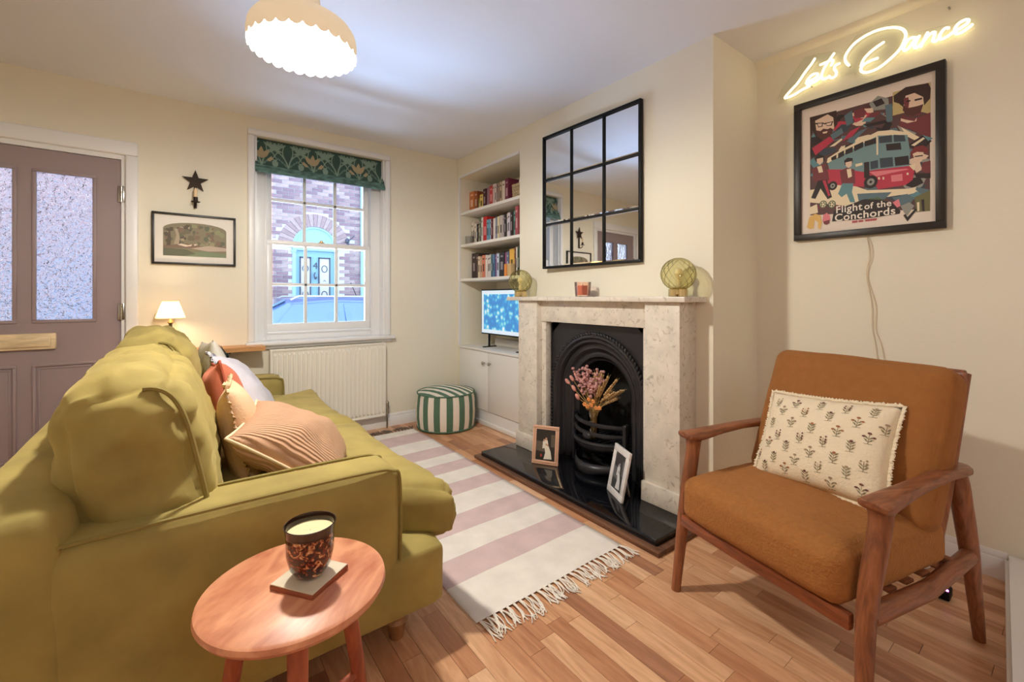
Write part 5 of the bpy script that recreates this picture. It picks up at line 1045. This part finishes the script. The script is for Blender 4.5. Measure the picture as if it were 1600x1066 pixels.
cs_ = thing('coaster', 'square cream glazed tile coaster with terracotta edges on the side table', 'coaster', (.222, 1.003, .5), .62)
MB().b2(-.054, .054, -.054, .054, 0, .010, .002).build('tile_body', M('terracotta tile body', (150, 82, 56), .6), cs_, world=False)
MB().b2(-.053, .053, -.053, .053, .010, .0125, .0012).build('glaze', M('cream crackle glaze', (224, 212, 190), .15, var=.08, vscale=14), cs_, world=False)
cd = thing('candle', 'tortoiseshell glass candle on the cream tile coaster, on the side table', 'candle', (.222, 1.003, .5127))
tort = M('brown tortoiseshell glass', (84, 30, 20), .08, coat=.5); nt = tort.node_tree; p_ = nt.nodes['Principled BSDF']
tc = nt.nodes.new('ShaderNodeTexCoord'); no = nt.nodes.new('ShaderNodeTexNoise'); no.inputs['Scale'].default_value = 85; no.inputs['Detail'].default_value = 1.5; no.inputs['Distortion'].default_value = 1.2; ra = nt.nodes.new('ShaderNodeValToRGB'); el = ra.color_ramp.elements
el[0].color = lin((46, 14, 10)); el[0].position = .46; el[1].color = lin((206, 140, 88)); el[1].position = .66; e_ = el.new(.56); e_.color = lin((120, 44, 26)); e2 = el.new(.74); e2.color = lin((232, 206, 170))
nt.links.new(tc.outputs['Object'], no.inputs['Vector']); nt.links.new(no.outputs['Fac'], ra.inputs[0]); nt.links.new(ra.outputs[0], p_.inputs['Base Color'])
MB().lathe([(.001, 0), (.024, 0), (.03, .004), (.041, .022), (.047, .05), (.0475, .088)], 36).build('glass_body', tort, cd, world=False)
MB().lathe([(.0475, .088), (.049, .098), (.0515, .108), (.0495, .1085), (.0465, .098), (.0455, .08)], 36, cap=False).build('glass_rim', M('smoky brown glass rim', (70, 48, 40), .08, trans=.6), cd, world=False)
MB().lathe([(.001, .0925), (.012, .0905), (.03, .091), (.046, .092), (.046, .05)], 36, cap=False).build('wax', M('pale cream wax', (238, 226, 176), .45), cd, world=False)
# ------------------------------------------------------------------ rug with tassels
rug = thing('rug', 'long cream and mauve striped cotton rug with white tassels on the oak floor', 'rug', (1.175, 2.3, 0))
RX0, RX1 = .795, 1.555; bands = [1.25, 1.462, 1.617, 1.778, 1.934, 2.122, 2.271, 2.426, 2.568, 2.703, 2.874, 3.069, 3.281, 3.40]
rugM = [M('cream woven cotton', (238, 231, 222), .95, bump=.5, bscale=260, bdist=.004, var=.06, vscale=9), M('mauve woven cotton', (214, 190, 188), .95, bump=.5, bscale=260, bdist=.004, var=.07, vscale=9)]
m = MB(); nxr = 24; yy = []
for k in range(len(bands)-1):
    for q in range(4): yy.append((bands[k]+(bands[k+1]-bands[k])*q/4, k % 2))
yy.append((3.40, 0))
def rp_(i, j, z):
    x = RX0+(RX1-RX0)*i/nxr; y = yy[j][0]; e = .006*noise.noise(Vector((x*4, y*3, 0)))
    return (x+.004*noise.noise(Vector((y*5, 2, 1)))*(1 if i in (0, nxr) else 0), y+e+ .012*(x-1.17), z+.0015*max(0, noise.noise(Vector((x*7, y*7, 4)))))
tv_ = [[m.bm.verts.new(rp_(i, j, .0065)) for j in range(len(yy))] for i in range(nxr+1)]
bv_ = [[m.bm.verts.new(rp_(i, j, .0012)) for j in range(len(yy))] for i in (0, nxr)]
for i in range(nxr):
    for j in range(len(yy)-1):
        f = m.bm.faces.new((tv_[i][j], tv_[i+1][j], tv_[i+1][j+1], tv_[i][j+1])); f.material_index = yy[j][1]
for q, i in ((0, 0), (1, nxr)):
    for j in range(len(yy)-1): f = m.bm.faces.new((tv_[i][j], tv_[i][j+1], bv_[q][j+1], bv_[q][j])); f.material_index = yy[j][1]
m.build('woven_field', rugM, rug, ang=0)
tsM = M('white cotton fringe', (238, 230, 218), .95); rg = random.Random(6)
for yb_, sg, nt_ in ((1.25, -1, 27), (3.40, 1, 27)):
    for k in range(nt_):
        x = RX0+.014+(RX1-RX0-.028)*k/(nt_-1); y = yb_+.012*(x-1.17); m = MB(); dx, ln = rg.uniform(-.022, .022), rg.uniform(.075, .105)
        m.ball((x, y+sg*.006, .007), .0045, (1, 1.3, 1), 6)
        for q in range(5):
            o_ = (q-2)*.0035; j1, j2 = rg.uniform(-.012, .012), rg.uniform(-.014, .014)
            m.tube(bez([(x+o_*.5, y, .007), (x+o_+dx*.3+j1*.4, y+sg*ln*.35, .008+rg.random()*.004), (x+o_*1.5+dx*.7+j1, y+sg*ln*.7, .005), (x+o_*2+dx+j2, y+sg*(ln+rg.uniform(-.014, .01)), .004)], 3), .0022, 4)
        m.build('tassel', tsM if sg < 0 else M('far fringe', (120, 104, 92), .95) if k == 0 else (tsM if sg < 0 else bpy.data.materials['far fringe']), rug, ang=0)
# ------------------------------------------------------------------ striped pouf
pf_ = thing('pouf', 'round green and white striped pouf in the corner by the cupboard', 'pouf', (1.815, 3.33, 0), .25)
gM = M('sage green canvas', (84, 116, 94), .9, bump=.25, bscale=160); wM = M('off white canvas', (236, 226, 212), .9, bump=.25, bscale=160); R_ = .252; nP = 30
for k in range(nP):
    a0, a1 = 2*PI*k/nP, 2*PI*(k+1)/nP
    def pfn(u, v, a0=a0, a1=a1):
        a = a0+(a1-a0)*u; r = R_*(.945+.055*math.sin(PI*min(1, max(0, v)))**.6)+.003*noise.noise(Vector((a*6, v*5, 0))); return (r*math.cos(a), r*math.sin(a), .012+.283*v)
    MB().grid(pfn, 3, 10).build('side_panel', gM if k % 2 else wM, pf_, world=False, ang=0)
m = MB(); ns = 13; nr_ = 24   # domed top of straight strips
for k in range(ns):
    x0, x1 = -R_*.95+2*R_*.95*k/ns, -R_*.95+2*R_*.95*(k+1)/ns
    def tf(u, v, x0=x0, x1=x1):
        x = x0+(x1-x0)*u; h = math.sqrt(max(0, (R_*.95)**2-x*x)); y = -h+2*h*v; d = (x*x+y*y)/(R_*.95)**2
        return (x, y, .295+.036*max(0, 1-d)**.8+.004*math.sin(u*PI)*(1-d)+.002*noise.noise(Vector((x*20, y*20, 1))))
    MB().grid(tf, 4, nr_).build('top_panel', wM if k % 2 else gM, pf_, world=False, ang=0)
for z, r in ((.296, R_*.952), (.012, R_*.95)): MB().tube([(r*math.cos(2*PI*k/60), r*math.sin(2*PI*k/60), z) for k in range(60)], .006, 6, loop=True).build('piping', gM, pf_, world=False)
MB().lathe([(R_*.94, .008), (.001, .008)], 40, cap=False).build('base_cloth', gM, pf_, world=False)
# ------------------------------------------------------------------ armchair
CH = place((1.733, .574, 0), rz=math.radians(76.4))
ch = thing('armchair', 'walnut framed armchair with rust brown boucle cushions, beside the fireplace', 'armchair', M4=CH)
for sg in (1, -1):
    x = .298*sg
    xf = .286 if sg > 0 else -.32; xb = .29 if sg > 0 else -.272
    MB().tube(bez([(x+(.006 if sg > 0 else -.02), .325, 0), ((x+xf)/2, .295, .30), (xf, .262, .50), (xf, .255, .562)], 4), [.017]*2+[.019, .021, .022, .024, .025, .025, .025, .025, .026, .027, .030], 14).build('leg', walnutZ, ch, world=False)
    MB().tube(bez([(xb, -.385, 0), (xb, -.325, .28), (xb, -.26, .50), (xb, -.235, .565)], 4), [.015, .017, .019, .021, .024, .025, .026, .026, .027, .027, .026, .026, .025], 14).build('leg', walnutZ, ch, world=False)
    m = MB(); sec = []   # arm: flared paddle at the front, slim in the middle, broad again at the back
    for y, hw_, t_, z, dx in ((.305, .018, .012, .587, 0), (.298, .034, .024, .582, 0), (.27, .036, .034, .577, 0), (.225, .032, .036, .577, 0), (.12, .026, .028, .582, .004), (0, .024, .024, .584, .008), (-.12, .027, .024, .582, .008), (-.2, .034, .027, .576, .004), (-.255, .036, .03, .572, 0), (-.285, .026, .024, .57, -.004), (-.292, .012, .012, .57, -.004)):
        xa = xb+(xf-xb)*(y+.235)/.49
        sec.append([(xa+sg*dx+hw_*math.copysign(abs(math.cos(a))**.6, math.cos(a)), y, z+t_*.5*math.copysign(abs(math.sin(a))**.6, math.sin(a))) for a in [2*PI*k/16 for k in range(16)]])
    m.rings(sec); m.build('armrest', walnutM, ch, world=False, ang=50)
    m = MB().tube([((x+xf)/2, .285, .295), (x, -.02, .275), (xb, -.335, .29)], [.021]*3, 12, flat=1.35); m.build('side_rail', walnutM, ch, world=False)
    m = MB().tube(bez([(.262*sg, -.12, .30), (.268*sg, -.19, .5), (.27*sg, -.30, .86)], 4), .016, 10, flat=.9); m.build('back_post', walnutZ, ch, world=False)
MB().b2(-.285, .285, .296, .322, .248, .292, .008).build('front_rail', wood('walnut cross wood', (92, 44, 22), (150, 82, 46), .42, 14, (1.2, 8, 8)), ch, world=False)
MB().b2(-.285, .285, -.20, -.17, .27, .315, .008).build('rear_rail', walnutM, ch, world=False)
for k in range(5): MB().b2(-.28, .28, .20-.085*k-.02, .20-.085*k+.02, .293, .303, .003).build('seat_slat', walnutM, ch, world=False)
MB().tube([(-.27, -.298, .855), (.27, -.298, .855)], .016, 10).build('top_rail', walnutM, ch, world=False)
for k in range(4): MB().tube([(-.265, -.195-.03*k, .50+.1*k), (.265, -.195-.03*k, .50+.1*k)], .008, 8).build('back_rung', walnutM, ch, world=False)
MB().rbox((.276, .268, .078), .045, 18, Matrix.Translation((0, .072, .366)), (.006, .012, .022), wr=.005, wsc=8, seed=5).build('seat_cushion', boucleM, ch, world=False, ang=0)
MB().rbox((.288, .062, .252), .045, 18, place((0, -.165, .635), rx=.36), (.004, .022, .006), wr=.004, wsc=6, seed=9).build('back_cushion', boucleSM, ch, world=False, ang=0)
# floral cushion on the chair
fcM = M('cream cotton cushion cover', (238, 222, 194), .9, bump=.18, bscale=140)
FM = CH @ place((.0, -.035, .595), rx=.50) @ Matrix.Rotation(.09, 4, 'Y')
o, sf, E_ = pillow('floral_cushion', 'cream cushion printed with small brown flower sprigs on the rust armchair', fcM, .415, .325, .13, FM, 21, n=30, wr=.005, pinch=.05)
ruffle(o, sf, E_, fcM, .014, 'scalloped_trim')
def fpt(px, pz, e): 
    u = max(-.97, min(.97, px/.2075)); v = max(-.97, min(.97, pz/.1625)); p = sf(u, v, 1); return Vector((p.x, p.y+.0012+e*.0004, p.z))
items = MB(); rs = random.Random(14)
def seg_(m, x0, z0, x1, z1, w_, e):
    d = Vector((z0-z1, x1-x0)); d = d/max(d.length, 1e-6)*w_; m.poly([fpt(x0+d.x, z0+d.y, e), fpt(x1+d.x*.6, z1+d.y*.6, e), fpt(x1-d.x*.6, z1-d.y*.6, e), fpt(x0-d.x, z0-d.y, e)])
def blob(m, x, z, r, e, sq=.8): m.poly([fpt(x+r*math.cos(q*PI/4), z+sq*r*math.sin(q*PI/4), e) for q in range(8)])
row = 0
for zz in (.118, .077, .034, -.008, -.05, -.092, -.13):
    for k in range(-3, 4):
        x = k*.078+(.039 if row % 2 else 0)+rs.uniform(-.005, .005); z = zz+rs.uniform(-.006, .006)
        if abs(x) > .195: continue
        kind = rs.randrange(3); items.mi = 0; s_ = .0140
        seg_(items, x, z-s_*1.3, x, z+s_*.9, .0009, 0); seg_(items, x-s_*.8, z-s_*1.2, x+s_*.8, z-s_*1.35, .0009, 0)
        for sg in (-1, 1):
            for q in range(2+(kind == 1)): items.mi = 0; b_ = z-s_*.9+q*s_*.65; items.poly([fpt(x, b_, 0), fpt(x+sg*s_*.55, b_+s_*.28, 0), fpt(x+sg*s_*.95, b_+s_*.85, 0), fpt(x+sg*s_*.4, b_+s_*.6, 0)])
        items.mi = 1+rs.randrange(3)
        if kind == 0: blob(items, x, z+s_*1.15, .0062, 1, .62); blob(items, x-s_*.95, z+s_*.35, .005, 1, .62); blob(items, x+s_*.95, z+s_*.3, .005, 1, .62)
        elif kind == 1: blob(items, x, z+s_*1.1, .0052, 1)
        else:
            for q in range(5): blob(items, x+(q % 2-.5)*s_*1.1, z-s_*.1+q*s_*.32, .003, 1, 1)
    row += 1
items.build('printed_sprigs', [flat((138, 128, 98), .9), flat((168, 108, 74), .9), flat((112, 72, 64), .9), flat((164, 140, 112), .9)], o, world=False, smooth=False)
stuff(o.children[-1])
# printed leaves on the ivory sofa cushion
ivs = [x for x in C.objects if x.get('label', '').startswith('ivory cushion')][0]
m = MB(); ri = random.Random(3)
def isf(x, z, e=0):
    u, v = max(-.95, min(.95, x/.21)), max(-.95, min(.95, z/.21)); th = ((1-abs(u)**2.6)*(1-abs(v)**2.6))**.55; return (x, -.065*th-.012-.0003*e, z)
for cx, cz in ((-.1, .1), (.02, .13), (.12, .06), (-.04, -.02), (.1, -.08), (-.13, -.1)):
    for a in range(6): m.poly([isf(x, z, a) for x, z in leafpts(cx, cz, a*1.05+cx*9, .05, .011)])
m.build('printed_leaves', flat((70, 92, 98), .9), ivs, world=False, smooth=False)
# ------------------------------------------------------------------ plug adapter with tiny lights, on the floor by the skirting
pl = thing('plug_adapter', 'small black plug adapter with a glowing light on the floor behind the armchair', 'plug', (2.235, .34, 0))
MB().b2(2.205, 2.265, .31, .37, .001, .036, .006).build('casing', blackM, pl)
MB().ball((2.214, .318, .037), .004).build('indicator_light', M('pink indicator light', (255, 120, 255), .3, emit=12), pl); MB().ball((2.222, .329, .037), .0035).build('indicator_light', M('blue indicator light', (90, 120, 255), .3, emit=10), pl)
m = MB().tube(bez([(2.26, .36, .012), (2.36, .42, .006), (2.44, .40, .006), (2.53, .45, .03)]), .004, 6); m.build('flex', M('white flex', (220, 214, 204), .5), pl)
